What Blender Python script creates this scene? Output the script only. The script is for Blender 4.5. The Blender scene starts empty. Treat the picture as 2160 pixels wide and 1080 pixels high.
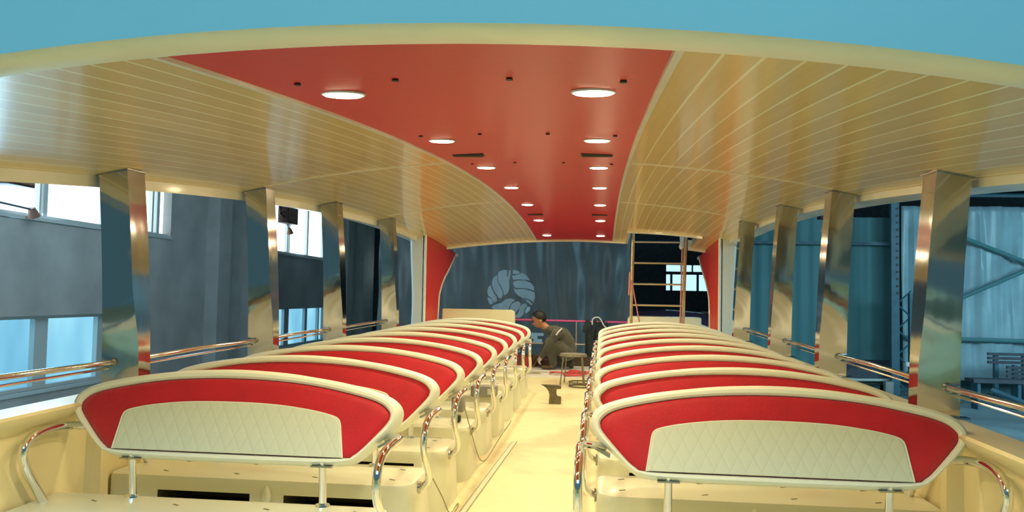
import bpy, bmesh, math, random
from mathutils import Vector, Matrix
random.seed(4)
C = bpy.context.scene.collection
PI = math.pi

# ------------------------------------------------------------------ materials
def new_mat(name):
    m = bpy.data.materials.new(name); m.use_nodes = True
    nt = m.node_tree
    return m, nt, nt.nodes['Principled BSDF']

def N(nt, t, **kw):
    n = nt.nodes.new(t)
    for k, v in kw.items():
        if k in n.inputs: n.inputs[k].default_value = v
        else: setattr(n, k, v)
    return n

def mix(nt, fac, a, b):
    n = nt.nodes.new('ShaderNodeMix'); n.data_type = 'RGBA'
    if isinstance(fac, (int, float)): n.inputs[0].default_value = fac
    else: nt.links.new(fac, n.inputs[0])
    for s, v in ((6, a), (7, b)):
        if isinstance(v, tuple): n.inputs[s].default_value = (*v, 1)
        else: nt.links.new(v, n.inputs[s])
    return n.outputs[2]

def simple(name, col, rough=.5, metal=0., coat=0., noise=.0, nscale=6., bump=0., bscale=60., spec=.5, sheen=0.):
    m, nt, p = new_mat(name)
    p.inputs['Base Color'].default_value = (*col, 1)
    p.inputs['Roughness'].default_value = rough
    p.inputs['Metallic'].default_value = metal
    p.inputs['Coat Weight'].default_value = coat
    p.inputs['Coat Roughness'].default_value = .08
    p.inputs['Specular IOR Level'].default_value = spec
    p.inputs['Sheen Weight'].default_value = sheen
    if noise or bump:
        tc = N(nt, 'ShaderNodeTexCoord')
    if noise:
        n = N(nt, 'ShaderNodeTexNoise', Scale=nscale, Detail=5.)
        nt.links.new(tc.outputs['Object'], n.inputs['Vector'])
        r = N(nt, 'ShaderNodeMapRange'); nt.links.new(n.outputs[0], r.inputs[0])
        r.inputs[1].default_value = .3; r.inputs[2].default_value = .7
        dark = tuple(c*(1-noise) for c in col); lite = tuple(min(1, c*(1+noise*.5)) for c in col)
        nt.links.new(mix(nt, r.outputs[0], dark, lite), p.inputs['Base Color'])
    if bump:
        n2 = N(nt, 'ShaderNodeTexNoise', Scale=bscale, Detail=3.)
        nt.links.new(tc.outputs['Object'], n2.inputs['Vector'])
        b = N(nt, 'ShaderNodeBump', Strength=bump, Distance=.01)
        nt.links.new(n2.outputs[0], b.inputs['Height']); nt.links.new(b.outputs[0], p.inputs['Normal'])
    return m

M = {}
M['gel'] = simple('cream_gelcoat', (.80, .80, .62), .3, coat=.3, noise=.05, nscale=2.5)
M['side'] = simple('yellowed_gelcoat', (.86, .74, .42), .35, coat=.3, noise=.08, nscale=2.)
M['frame'] = simple('cream_vinyl', (.86, .88, .76), .42, bump=.08, bscale=90)
M['shell'] = simple('seat_shell', (.72, .68, .52), .5)
M['red'] = simple('red_leather', (.58, .002, .018), .55, bump=.25, bscale=220, noise=.10, nscale=9, sheen=.25)
M['chrome'] = simple('chrome', (.86, .86, .86), .07, metal=1)
M['steel'] = simple('tarnished_bracket', (.45, .42, .36), .25, metal=1)
M['dark'] = simple('recess_shade', (.10, .085, .05), .8)  # shade inside the bench vent slots, put into the colour
M['clip'] = simple('dark_clip', (.2, .18, .1), .6)
M['white'] = simple('white_gelcoat', (.80, .80, .72), .28, coat=.4)
M['trim'] = simple('pale_trim', (.78, .75, .62), .3, coat=.3, noise=.05)
M['fascia'] = simple('fascia_daylight_tint', (.29, .56, .66), .6, noise=.05, nscale=1.3)  # white fascia; the blue of the daylight is put into the base colour
M['black'] = simple('black_plastic', (.02, .022, .022), .5)
M['grille'] = simple('grille_brown', (.05, .03, .02), .6)
M['kick'] = simple('dark_kickboard', (.07, .05, .03), .7, noise=.3)
M['concrete'] = simple('grey_plaster', (.37, .36, .35), .85, noise=.22, nscale=1.1, bump=.2, bscale=12)
M['hall_dark'] = simple('dark_hall', (.035, .045, .055), .9, noise=.3)
M['teal'] = simple('teal_sheet', (.10, .26, .28), .6, noise=.15, nscale=.6)
M['steelblue'] = simple('painted_steel_blue', (.05, .14, .19), .5, noise=.2)
M['alu'] = simple('window_aluminium', (.55, .58, .58), .45, metal=.3)
M['winframe'] = simple('dark_window_frame', (.05, .06, .07), .5)
M['hfloor'] = simple('hall_floor', (.30, .40, .43), .5, noise=.35, nscale=.7)
M['green'] = simple('green_floor_paint', (.03, .40, .10), .5, noise=.2)
M['covered'] = simple('grey_cover', (.07, .075, .10), .6, noise=.3)
M['pale'] = simple('pale_plastic', (.65, .68, .66), .5)
M['purple'] = simple('purple_paint', (.11, .07, .13), .3, coat=.5)
M['pink'] = simple('pink_film', (.72, .10, .30), .4)
M['pinkstrap'] = simple('pink_strap', (.6, .25, .30), .6)
M['greyrail'] = simple('grey_rail', (.5, .5, .5), .35, metal=.6)
M['bamboo'] = simple('ladder_pole', (.46, .34, .20), .5, noise=.25, nscale=12)
M['rung'] = simple('ladder_rung', (.55, .50, .38), .4, metal=.4)
M['iron'] = simple('old_iron', (.17, .14, .09), .55, metal=.4, noise=.35, nscale=20, bump=.3)
M['stool'] = simple('stool_steel', (.25, .23, .17), .5, metal=.5, noise=.3, nscale=30)
M['redpaint'] = simple('red_paint', (.40, .03, .04), .5)
M['redcable'] = simple('red_cable', (.55, .06, .07), .5)
M['brown'] = simple('brown_rust', (.16, .07, .045), .7, noise=.3)
M['grey'] = simple('grey_plastic', (.30, .29, .28), .5)
M['wire'] = simple('thin_wire', (.35, .32, .2), .5)
M['overall'] = simple('overall_cloth', (.075, .078, .062), .85, noise=.3, nscale=14, bump=.6, bscale=25, sheen=.2)
M['skin'] = simple('skin', (.42, .20, .11), .5)
M['hair'] = simple('black_hair', (.006, .006, .008), .6, bump=.5, bscale=90)
M['glove'] = simple('white_glove', (.62, .62, .62), .8)
M['shoe'] = simple('brown_shoe', (.09, .06, .045), .6)
M['stripe'] = simple('reflective_stripe', (.60, .62, .64), .35)
M['cloth'] = simple('dark_jacket_cloth', (.025, .04, .05), .85, noise=.3, nscale=9, bump=.4, bscale=30)
M['boxdark'] = simple('brown_speaker', (.055, .02, .018), .5)

# mirror steel of the roof columns, slightly wavy
m, nt, p = new_mat('polished_steel'); M['mirror'] = m
p.inputs['Base Color'].default_value = (.52, .52, .50, 1); p.inputs['Metallic'].default_value = 1; p.inputs['Roughness'].default_value = .09
tc = N(nt, 'ShaderNodeTexCoord'); mp = N(nt, 'ShaderNodeMapping'); mp.inputs['Scale'].default_value = (4, 4, 1.1)
n = N(nt, 'ShaderNodeTexNoise', Scale=1.5, Detail=2.); b = N(nt, 'ShaderNodeBump', Strength=.05, Distance=.03)
nt.links.new(tc.outputs['Object'], mp.inputs[0]); nt.links.new(mp.outputs[0], n.inputs['Vector'])
nt.links.new(n.outputs[0], b.inputs['Height']); nt.links.new(b.outputs[0], p.inputs['Normal'])

# lacquered plank ceiling: planks .0925 m wide run fore and aft, pale inlaid joints
m, nt, p = new_mat('lacquered_planks'); M['wood'] = m
tc = N(nt, 'ShaderNodeTexCoord'); sx = N(nt, 'ShaderNodeSeparateXYZ'); nt.links.new(tc.outputs['Object'], sx.inputs[0])
def math_(op, a, b=None):
    q = N(nt, 'ShaderNodeMath', operation=op)
    for i, v in enumerate((a, b)):
        if v is None: continue
        if isinstance(v, (int, float)): q.inputs[i].default_value = v
        else: nt.links.new(v, q.inputs[i])
    return q.outputs[0]
ax = math_('ABSOLUTE', sx.outputs[0]); u = math_('DIVIDE', math_('SUBTRACT', ax, .62), .0925)
fr = math_('FRACT', u); dist = math_('ABSOLUTE', math_('SUBTRACT', fr, .5)); line = math_('GREATER_THAN', dist, .455)
idx = math_('FLOOR', u)
cb = N(nt, 'ShaderNodeCombineXYZ'); nt.links.new(idx, cb.inputs[0]); nt.links.new(math_('SIGN', sx.outputs[0]), cb.inputs[1])
wn = N(nt, 'ShaderNodeTexWhiteNoise'); nt.links.new(cb.outputs[0], wn.inputs['Vector'])
mp = N(nt, 'ShaderNodeMapping'); mp.inputs['Scale'].default_value = (26, .9, 4); nt.links.new(tc.outputs['Object'], mp.inputs[0])
ad = N(nt, 'ShaderNodeVectorMath', operation='ADD'); nt.links.new(mp.outputs[0], ad.inputs[0]); nt.links.new(wn.outputs['Color'], ad.inputs[1])
gn = N(nt, 'ShaderNodeTexNoise', Scale=1.6, Detail=6., Distortion=.6); nt.links.new(ad.outputs[0], gn.inputs['Vector'])
c1 = mix(nt, gn.outputs[0], (.64, .41, .10), (.92, .68, .25))
c2 = mix(nt, wn.outputs['Value'], (.70, .47, .13), (.92, .69, .27))
c3 = mix(nt, .45, c1, c2)
c4 = mix(nt, line, c3, (1., .92, .62))
nt.links.new(c4, p.inputs['Base Color'])
p.inputs['Roughness'].default_value = .34; p.inputs['Coat Weight'].default_value = .6; p.inputs['Coat Roughness'].default_value = .14; p.inputs['Coat IOR'].default_value = 1.55
b = N(nt, 'ShaderNodeBump', Strength=.10, Distance=.01); nt.links.new(gn.outputs[0], b.inputs['Height']); nt.links.new(b.outputs[0], p.inputs['Normal'])

# red laminate with a fine crosswise weave
m, nt, p = new_mat('red_laminate'); M['redceil'] = m
tc = N(nt, 'ShaderNodeTexCoord'); mp = N(nt, 'ShaderNodeMapping'); mp.inputs['Scale'].default_value = (2.5, 45, 1)
gn = N(nt, 'ShaderNodeTexNoise', Scale=2., Detail=4.); nt.links.new(tc.outputs['Object'], mp.inputs[0]); nt.links.new(mp.outputs[0], gn.inputs['Vector'])
nt.links.new(mix(nt, gn.outputs[0], (.50, .008, .012), (.60, .016, .020)), p.inputs['Base Color']); p.inputs['Roughness'].default_value = .42
M['redpanel'] = simple('red_panel', (.52, .022, .012), .45)

# quilted vinyl, diamond stitching
m, nt, p = new_mat('quilted_vinyl'); M['quilt'] = m
p.inputs['Base Color'].default_value = (.70, .73, .60, 1); p.inputs['Roughness'].default_value = .5
tc = N(nt, 'ShaderNodeTexCoord'); sx = N(nt, 'ShaderNodeSeparateXYZ'); nt.links.new(tc.outputs['Object'], sx.inputs[0])
def tri(expr):
    f = math_('FRACT', expr); return math_('MULTIPLY', math_('ABSOLUTE', math_('SUBTRACT', f, .5)), 2.)
X = math_('DIVIDE', sx.outputs[0], .062); Z = math_('DIVIDE', sx.outputs[2], .115)
t1 = tri(math_('ADD', X, Z)); t2 = tri(math_('SUBTRACT', X, Z))
hgt = math_('MINIMUM', math_('SUBTRACT', 1., math_('POWER', t1, 3.)), math_('SUBTRACT', 1., math_('POWER', t2, 3.)))
b = N(nt, 'ShaderNodeBump', Strength=.22, Distance=.004); nt.links.new(hgt, b.inputs['Height']); nt.links.new(b.outputs[0], p.inputs['Normal'])
st = math_('GREATER_THAN', math_('MAXIMUM', t1, t2), .955)
nt.links.new(mix(nt, st, (.70, .73, .60), (.63, .66, .53)), p.inputs['Base Color'])

# deck: cream gelcoat with dusty brown stains
m, nt, p = new_mat('dusty_deck'); M['deck'] = m
tc = N(nt, 'ShaderNodeTexCoord')
n1 = N(nt, 'ShaderNodeTexNoise', Scale=1.1, Detail=4., Distortion=.4); n2 = N(nt, 'ShaderNodeTexNoise', Scale=9., Detail=5.)
for q in (n1, n2): nt.links.new(tc.outputs['Object'], q.inputs['Vector'])
r1 = N(nt, 'ShaderNodeMapRange'); r1.inputs[1].default_value = .50; r1.inputs[2].default_value = .62; nt.links.new(n1.outputs[0], r1.inputs[0])
ca = mix(nt, n2.outputs[0], (.74, .69, .40), (.82, .78, .50)); cc = mix(nt, math_('MULTIPLY', r1.outputs[0], .75), ca, (.62, .49, .28))
nt.links.new(cc, p.inputs['Base Color']); p.inputs['Roughness'].default_value = .45
M['aftdeck'] = simple('pale_aft_deck', (.72, .70, .68), .6, noise=.1, nscale=5)  # paler grey puts the lack of warm lamplight into the colour

# translucent plastic sheeting
M['sheet'] = simple('plastic_sheet', (.36, .52, .58), .35, noise=.22, nscale=1.2, bump=.5, bscale=3)
M['tarp'] = simple('blue_tarp', (.10, .115, .118), .42, noise=.22, nscale=1.5)
M['lettering'] = simple('lettering_print', (.52, .62, .68), .6)
M['print'] = simple('pale_print', (.38, .44, .47), .6)

def emis(name, col, s, col2=None, scale=(1, 1, 1), lo=.4, hi=.6):
    m = bpy.data.materials.new(name); m.use_nodes = True; nt = m.node_tree
    for n in list(nt.nodes): nt.nodes.remove(n)
    o = nt.nodes.new('ShaderNodeOutputMaterial'); e = nt.nodes.new('ShaderNodeEmission')
    e.inputs[0].default_value = (*col, 1); e.inputs[1].default_value = s
    if col2:
        tc = N(nt, 'ShaderNodeTexCoord'); mp = N(nt, 'ShaderNodeMapping'); mp.inputs['Scale'].default_value = scale
        n = N(nt, 'ShaderNodeTexNoise', Scale=1., Detail=3.); r = N(nt, 'ShaderNodeMapRange')
        r.inputs[1].default_value = lo; r.inputs[2].default_value = hi
        nt.links.new(tc.outputs['Object'], mp.inputs[0]); nt.links.new(mp.outputs[0], n.inputs['Vector']); nt.links.new(n.outputs[0], r.inputs[0])
        nt.links.new(mix(nt, r.outputs[0], col, col2), e.inputs[0])
    nt.links.new(e.outputs[0], o.inputs[0]); return m
M['lens'] = emis('lamp_lens', (1, .86, .55), 14)
M['sky_pane'] = emis('daylit_pane', (.78, .97, 1.), 2.6)
M['low_pane'] = emis('frosted_daylit_pane', (.16, .46, .66), 1.15, (.30, .68, .86), (.6, .6, .25))
M['far_pane'] = emis('far_daylit_pane', (.45, .80, .92), 1.4)
m, nt, p = new_mat('window_glass'); M['glass'] = m
p.inputs['Transmission Weight'].default_value = 1; p.inputs['Roughness'].default_value = .02; p.inputs['IOR'].default_value = 1.1

# ------------------------------------------------------------------ mesh helpers
def link(name, bm, mat, parent=None, smooth=False, mats=None):
    me = bpy.data.meshes.new(name); bmesh.ops.recalc_face_normals(bm, faces=bm.faces); bm.to_mesh(me); bm.free()
    for mm in (mats or [mat]): me.materials.append(mm)
    if smooth:
        me.polygons.foreach_set('use_smooth', [True]*len(me.polygons))
        try: me.set_sharp_from_angle(angle=math.radians(38))
        except Exception: pass
    o = bpy.data.objects.new(name, me); C.objects.link(o)
    if parent: o.parent = parent
    return o

def add_box(bm, x0, x1, y0, y1, z0, z1, bev=0., mat=0):
    vs = [bm.verts.new(c) for c in ((x0,y0,z0),(x1,y0,z0),(x1,y1,z0),(x0,y1,z0),(x0,y0,z1),(x1,y0,z1),(x1,y1,z1),(x0,y1,z1))]
    fs = [bm.faces.new([vs[i] for i in f]) for f in ((0,3,2,1),(4,5,6,7),(0,1,5,4),(1,2,6,5),(2,3,7,6),(3,0,4,7))]
    for f in fs: f.material_index = mat
    if bev:
        es = list({e for f in fs for e in f.edges})
        bmesh.ops.bevel(bm, geom=es, offset=bev, segments=3, profile=.5, affect='EDGES')

def box(name, x0, x1, y0, y1, z0, z1, mat, parent=None, bev=0.):
    bm = bmesh.new(); add_box(bm, min(x0,x1), max(x0,x1), min(y0,y1), max(y0,y1), min(z0,z1), max(z0,z1), bev)
    return link(name, bm, mat, parent, smooth=bev > 0)

def spline(pts, n=8, closed=False):
    P = [Vector(p) for p in pts]; out = []; L = len(P)
    rng = range(L if closed else L-1)
    for i in rng:
        if closed: a, b, c, d = P[(i-1) % L], P[i], P[(i+1) % L], P[(i+2) % L]
        else: a, b, c, d = P[max(i-1, 0)], P[i], P[i+1], P[min(i+2, L-1)]
        for k in range(n):
            t = k/n
            out.append(.5*((2*b)+(c-a)*t+(2*a-5*b+4*c-d)*t*t+(3*b-a-3*c+d)*t**3))
    if not closed: out.append(P[-1])
    return out

def add_tube(bm, pts, r, seg=10, closed=False, caps=True):
    P = [Vector(p) for p in pts]; L = len(P); rings = []
    rr = r if isinstance(r, (list, tuple)) else [r]*L
    up = None
    for i, p in enumerate(P):
        if closed: t = (P[(i+1) % L]-P[i-1]).normalized()
        else: t = (P[min(i+1, L-1)]-P[max(i-1, 0)]).normalized()
        if up is None:
            up = t.orthogonal().normalized()
        up = (up - t*up.dot(t)); up = up.normalized() if up.length > 1e-6 else t.orthogonal().normalized()
        s = t.cross(up)
        rings.append([bm.verts.new(p+(up*math.cos(2*PI*k/seg)+s*math.sin(2*PI*k/seg))*rr[i]) for k in range(seg)])
    for i in range(L if closed else L-1):
        A, B = rings[i], rings[(i+1) % L]
        for k in range(seg): bm.faces.new((A[k], A[(k+1) % seg], B[(k+1) % seg], B[k]))
    if caps and not closed:
        bm.faces.new(rings[0][::-1]); bm.faces.new(rings[-1])

def tube(name, pts, r, mat, parent=None, seg=10, closed=False):
    bm = bmesh.new(); add_tube(bm, pts, r, seg, closed); return link(name, bm, mat, parent, smooth=True)

def add_prism(bm, poly, fn0, fn1):
    a = [bm.verts.new(fn0(*p)) for p in poly]; b = [bm.verts.new(fn1(*p)) for p in poly]
    bm.faces.new(a[::-1]); bm.faces.new(b); L = len(poly)
    for i in range(L): bm.faces.new((a[i], a[(i+1) % L], b[(i+1) % L], b[i]))

def tag(o, label, cat, group=None):
    o['label'] = label; o['category'] = cat
    if group: o['group'] = group
    return o
def struct(o, label=None, cat=None):
    o['kind'] = 'structure'
    if label: o['label'] = label
    if cat: o['category'] = cat
    return o
def empty(name, loc, label, cat, group=None, rot=None):
    o = bpy.data.objects.new(name, None); o.empty_display_size = .1; C.objects.link(o); o.location = loc
    if rot is not None: o.rotation_euler = rot
    return tag(o, label, cat, group)
def dup(root, loc, label):
    r = root.copy(); C.objects.link(r); r.location = loc; r['label'] = label
    for ch in list(root.children):
        c = ch.copy(); C.objects.link(c); c.parent = r
        for g in list(ch.children):
            d = g.copy(); C.objects.link(d); d.parent = c
    return r
ORD = ['first', 'second', 'third', 'fourth', 'fifth', 'sixth', 'seventh', 'eighth', 'ninth']

# ------------------------------------------------------------------ camera (boat frame: x across, y aft, z up, deck z=0)
CAM = Vector((.4475, 0, 1.30))
cam = bpy.data.cameras.new('camera'); co = bpy.data.objects.new('camera', cam); C.objects.link(co)
cam.sensor_width = 36; cam.lens = 36*1712.8/2160; cam.clip_start = .05; cam.clip_end = 200
fw = Vector((-.11089295, .99312495, .03749121)); rt = Vector((.99373616, .11027843, .01808629)); up = Vector((-.01382747, -.03926201, .99913327))
co.matrix_world = Matrix(((rt.x, up.x, -fw.x, CAM.x), (rt.y, up.y, -fw.y, CAM.y), (rt.z, up.z, -fw.z, CAM.z), (0, 0, 0, 1)))
bpy.context.scene.camera = co

# hall frame: the boat stands in the hall turned 1.5 degrees and trimmed .7 degrees
hb = Vector((-.02592927, .99958871, -.01225107)); ha = Vector((.99966373, .02593122, 0)); hc = ha.cross(hb).normalized()
HM = Matrix(((ha.x, hb.x, hc.x, CAM.x), (ha.y, hb.y, hc.y, CAM.y), (ha.z, hb.z, hc.z, CAM.z), (0, 0, 0, 1)))
def hall(o, base=None):
    """put an object whose mesh is written in hall coordinates (about base) into the world"""
    o.matrix_world = HM @ Matrix.Translation(base or (0, 0, 0)); return o
def hall_empty(name, base, label, cat, group=None):
    o = empty(name, (0, 0, 0), label, cat, group); o.matrix_world = HM @ Matrix.Translation(base); return o

# ------------------------------------------------------------------ roof of the boat
def zc(y): return 1.3 + ((-8.23795990e-05*y - 6.92691574e-03)*y + 1.38018590e-01)*y + 3.26477498e-01
def rz(h, y): return zc(y) - .05*h*h
def yf(h): return 1.72 + .07*h*h
def yr(h): return 13.05 - .10*h*h
def yo(h): return 11.75 - .5*(h-.83)

def roof_patch(bm, h0, h1, ya, yb, nh, ny, dz=0.):
    g = [[None]*(ny+1) for _ in range(nh+1)]
    for i in range(nh+1):
        h = h0+(h1-h0)*i/nh; a, b = ya(h), yb(h)
        for j in range(ny+1):
            y = a+(b-a)*j/ny; g[i][j] = bm.verts.new((h, y, rz(h, y)+dz))
    for i in range(nh):
        for j in range(ny): bm.faces.new((g[i][j], g[i+1][j], g[i+1][j+1], g[i][j+1]))
def solid(o, t, off=1.):
    md = o.modifiers.new('thick', 'SOLIDIFY'); md.thickness = t; md.offset = off; return o
def slab(bm):   # give an open patch a real thickness upward
    geom = list(bm.faces); r = bmesh.ops.extrude_face_region(bm, geom=geom)
    for v in [e for e in r['geom'] if isinstance(e, bmesh.types.BMVert)]: v.co.z += .03
bm = bmesh.new(); roof_patch(bm, -.60, .60, yf, yr, 8, 50); slab(bm)
struct(link('ceiling_centre', bm, M['redceil'], smooth=True), 'smooth dark red centre strip of the boat ceiling', 'ceiling')
bm = bmesh.new(); roof_patch(bm, -2.14, -.60, yf, yr, 16, 50); slab(bm)
struct(link('ceiling_left', bm, M['wood'], smooth=True), 'glossy plank ceiling on the windowed side', 'ceiling')
bm = bmesh.new(); roof_patch(bm, .60, 2.14, yf, lambda h: min(yo(h), 11.75), 16, 46)
roof_patch(bm, .60, .82, lambda h: 11.755, yr, 2, 6); roof_patch(bm, 1.78, 2.14, yo, yr, 3, 8); slab(bm)
struct(link('ceiling_right', bm, M['wood'], smooth=True), 'glossy plank ceiling with stair opening near the stern', 'ceiling')
bm = bmesh.new()   # outer roof skin
roof_patch(bm, -2.26, 2.26, yf, lambda h: 11.2, 20, 40, .10); roof_patch(bm, -2.26, .80, lambda h: 11.2, yr, 14, 8, .10)
roof_patch(bm, 1.80, 2.26, lambda h: 11.2, yr, 4, 8, .10)
slab(bm)
struct(link('roof_skin', bm, M['white'], smooth=True), 'outer white skin of the boat roof', 'roof')

def sweep(name, pts, prof, mat, parent=None, side=Vector((1, 0, 0))):
    """sweep a closed profile (across, up) along pts"""
    bm = bmesh.new(); rings = []
    L = len(pts); P = [Vector(p) for p in pts]
    for i, p in enumerate(P):
        t = (P[min(i+1, L-1)]-P[max(i-1, 0)]).normalized(); s = t.cross(Vector((0, 0, 1))).normalized()
        rings.append([bm.verts.new(p+s*a+Vector((0, 0, b))) for a, b in prof])
    n = len(prof)
    for i in range(L-1):
        for k in range(n): bm.faces.new((rings[i][k], rings[i][(k+1) % n], rings[i+1][(k+1) % n], rings[i+1][k]))
    bm.faces.new(rings[0][::-1]); bm.faces.new(rings[-1])
    return link(name, bm, mat, parent, smooth=True)
def rng(a, b, n): return [a+(b-a)*i/n for i in range(n+1)]
# edge trims along the sides, round the stern and at the plank seams
for s, nm in ((-1, 'trim_1'), (1, 'trim_2')):
    pts = [(s*2.20, y, rz(2.20, y)-.012) for y in rng(1.95, 12.5, 40)]
    struct(sweep(nm, pts, [(-.075, -.012), (.075, -.03), (.08, .12), (-.07, .12)], M['trim']), 'pale outer edge trim of the %s roof side' % ('windowed' if s < 0 else 'teal wall'), 'trim')
hs = rng(-2.2, .80, 24)
struct(sweep('trim_3', [(h, yr(h), rz(h, yr(h))) for h in hs], [(-.02, -.03), (.03, -.03), (.03, .13), (-.02, .13)], M['trim']), 'pale trim along the rear roof edge', 'trim')
struct(sweep('trim_4', [(h, yo(h), rz(h, yo(h))) for h in rng(.80, 1.80, 10)], [(-.02, -.03), (.02, -.03), (.02, .13), (-.02, .13)], M['trim']), 'pale trim on the near edge of the stair opening', 'trim')
struct(sweep('trim_5', [(.82, y, rz(.82, y)) for y in rng(11.74, 12.99, 8)], [(-.02, -.03), (.02, -.03), (.02, .13), (-.02, .13)], M['trim']), 'pale trim on the inner edge of the stair opening', 'trim')
struct(sweep('trim_6', [(h, yr(h), rz(h, yr(h))) for h in rng(1.76, 2.2, 5)], [(-.02, -.03), (.03, -.03), (.03, .13), (-.02, .13)], M['trim']), 'short pale trim at the right rear roof corner', 'trim')
k = 7
for s in (-1, 1):
    struct(sweep('trim_%d' % k, [(s*.61, y, rz(.61, y)) for y in rng(yf(.61), yr(.61), 44)], [(-.010, -.010), (.010, -.010), (.012, .01), (-.012, .01)], M['trim']), 'slim pale bead between red strip and %s planks' % ('window side' if s < 0 else 'right hand'), 'trim'); k += 1
    for y in (5.47, 8.80):
        struct(sweep('trim_%d' % k, [(s*h, y, rz(h, y)) for h in rng(.63, 1.93, 14)], [(-.008, -.006), (.008, -.006), (.009, .01), (-.009, .01)], M['trim']), 'thin pale cross batten over the planks', 'trim'); k += 1

# front fascia: curved painted face above a pale under-lip
hs = rng(-2.6, 2.6, 40)
bm = bmesh.new(); rows = []
for h in hs:
    y = 1.62+.05*h*h; z = rz(h, 1.62)
    rows.append([bm.verts.new(c) for c in ((h, y+.12, z-.0), (h, y+.01, z-.004), (h, y-.004, z+.006), (h, y-.006, z+.03), (h, y-.02, z+.28), (h, y+.10, z+.42), (h, y+.16, z+.42), (h, y+.12, z+.05))])
for i in range(len(rows)-1):
    for j in range(8):
        f = bm.faces.new((rows[i][j], rows[i+1][j], rows[i+1][(j+1) % 8], rows[i][(j+1) % 8]))
        f.material_index = 0 if j in (0, 1, 7) else 1
bm.faces.new(rows[0]); bm.faces.new(rows[-1][::-1])
struct(link('trim_front', bm, None, smooth=True, mats=[M['trim'], M['fascia']]), 'curved front fascia tinted daylight blue with pale lower lip', 'fascia')

# downlights
LY = [2.582+1.6483*i for i in range(7)]
proto = None
where = ['pair nearest the front edge', 'pair just before the near grilles', 'pair just behind the near grilles', 'fourth pair from the front', 'fifth pair from the front', 'pair just behind the far grilles', 'pair at the rear roof edge']
for i, y in enumerate(LY):
    for s in (-1, 1):
        z = rz(.41, y); lab = 'round warm lit downlight, %s one of the %s' % ('left' if s < 0 else 'right', where[i])
        slope = (rz(.41, y+.05)-rz(.41, y-.05))/.1
        if proto is None:
            proto = empty('downlight', (s*.4113, y, z), lab, 'ceiling light', 'round downlights in the red ceiling strip')
            bm = bmesh.new(); add_tube(bm, [(.068*math.cos(a), .068*math.sin(a), -.002) for a in rng(0, 2*PI, 32)[:-1]], .005, 8, closed=True)
            link('bezel', bm, M['pale'], proto, smooth=True)
            bm = bmesh.new(); bmesh.ops.create_cone(bm, cap_ends=True, segments=32, radius1=.060, radius2=.065, depth=.012)
            for v in bm.verts: v.co.z -= .004
            link('lens', bm, M['lens'], proto)
            d = proto
        else: d = dup(proto, (s*.4113, y, z), lab)
        d.rotation_euler = (math.atan(slope), 0, 0)
        L = bpy.data.lights.new('downlight_lamp', 'AREA'); L.shape = 'DISK'; L.size = .11; L.energy = 13.5; L.color = (1., .85, .50)
        lo = bpy.data.objects.new('downlight_lamp', L); C.objects.link(lo); lo.location = (s*.4113, y, z-.022); lo.rotation_euler = (math.atan(slope), 0, 0)
# ceiling grilles and small screw caps
for i, (y, nm) in enumerate(((5.03, 'near'), (10.2, 'far'))):
    for s in (-1, 1):
        g = empty('ceiling_grille', (s*.405, y, rz(.4, y)-.001), 'narrow dark brown ceiling grille, %s one on the %s side' % (nm, 'left' if s < 0 else 'right'), 'vent', 'dark grilles in the red ceiling strip')
        box('grille_frame', -.10, .10, -.045, .045, -.006, .004, M['grille'], g, .003)
        for q in (-.024, 0, .024): box('slat', -.092, .092, q-.007, q+.007, -.012, -.005, M['black'], g)
for (y, row) in ((2.33, 'front'), (3.98, 'second'), (5.6, 'third')):
    for x, nm in ((-.47, 'outer left'), (-.17, 'inner left'), (.17, 'inner right'), (.50, 'outer right')):
        bm = bmesh.new(); bmesh.ops.create_cone(bm, cap_ends=True, segments=12, radius1=.011, radius2=.009, depth=.008)
        o = link('screw_cap', bm, M['black']); o.location = (x, y, rz(x, y)-.003)
        tag(o, 'tiny dark screw cap, %s in the %s row across the red ceiling' % (nm, row), 'screw', 'screw caps in the red ceiling strip')

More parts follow.
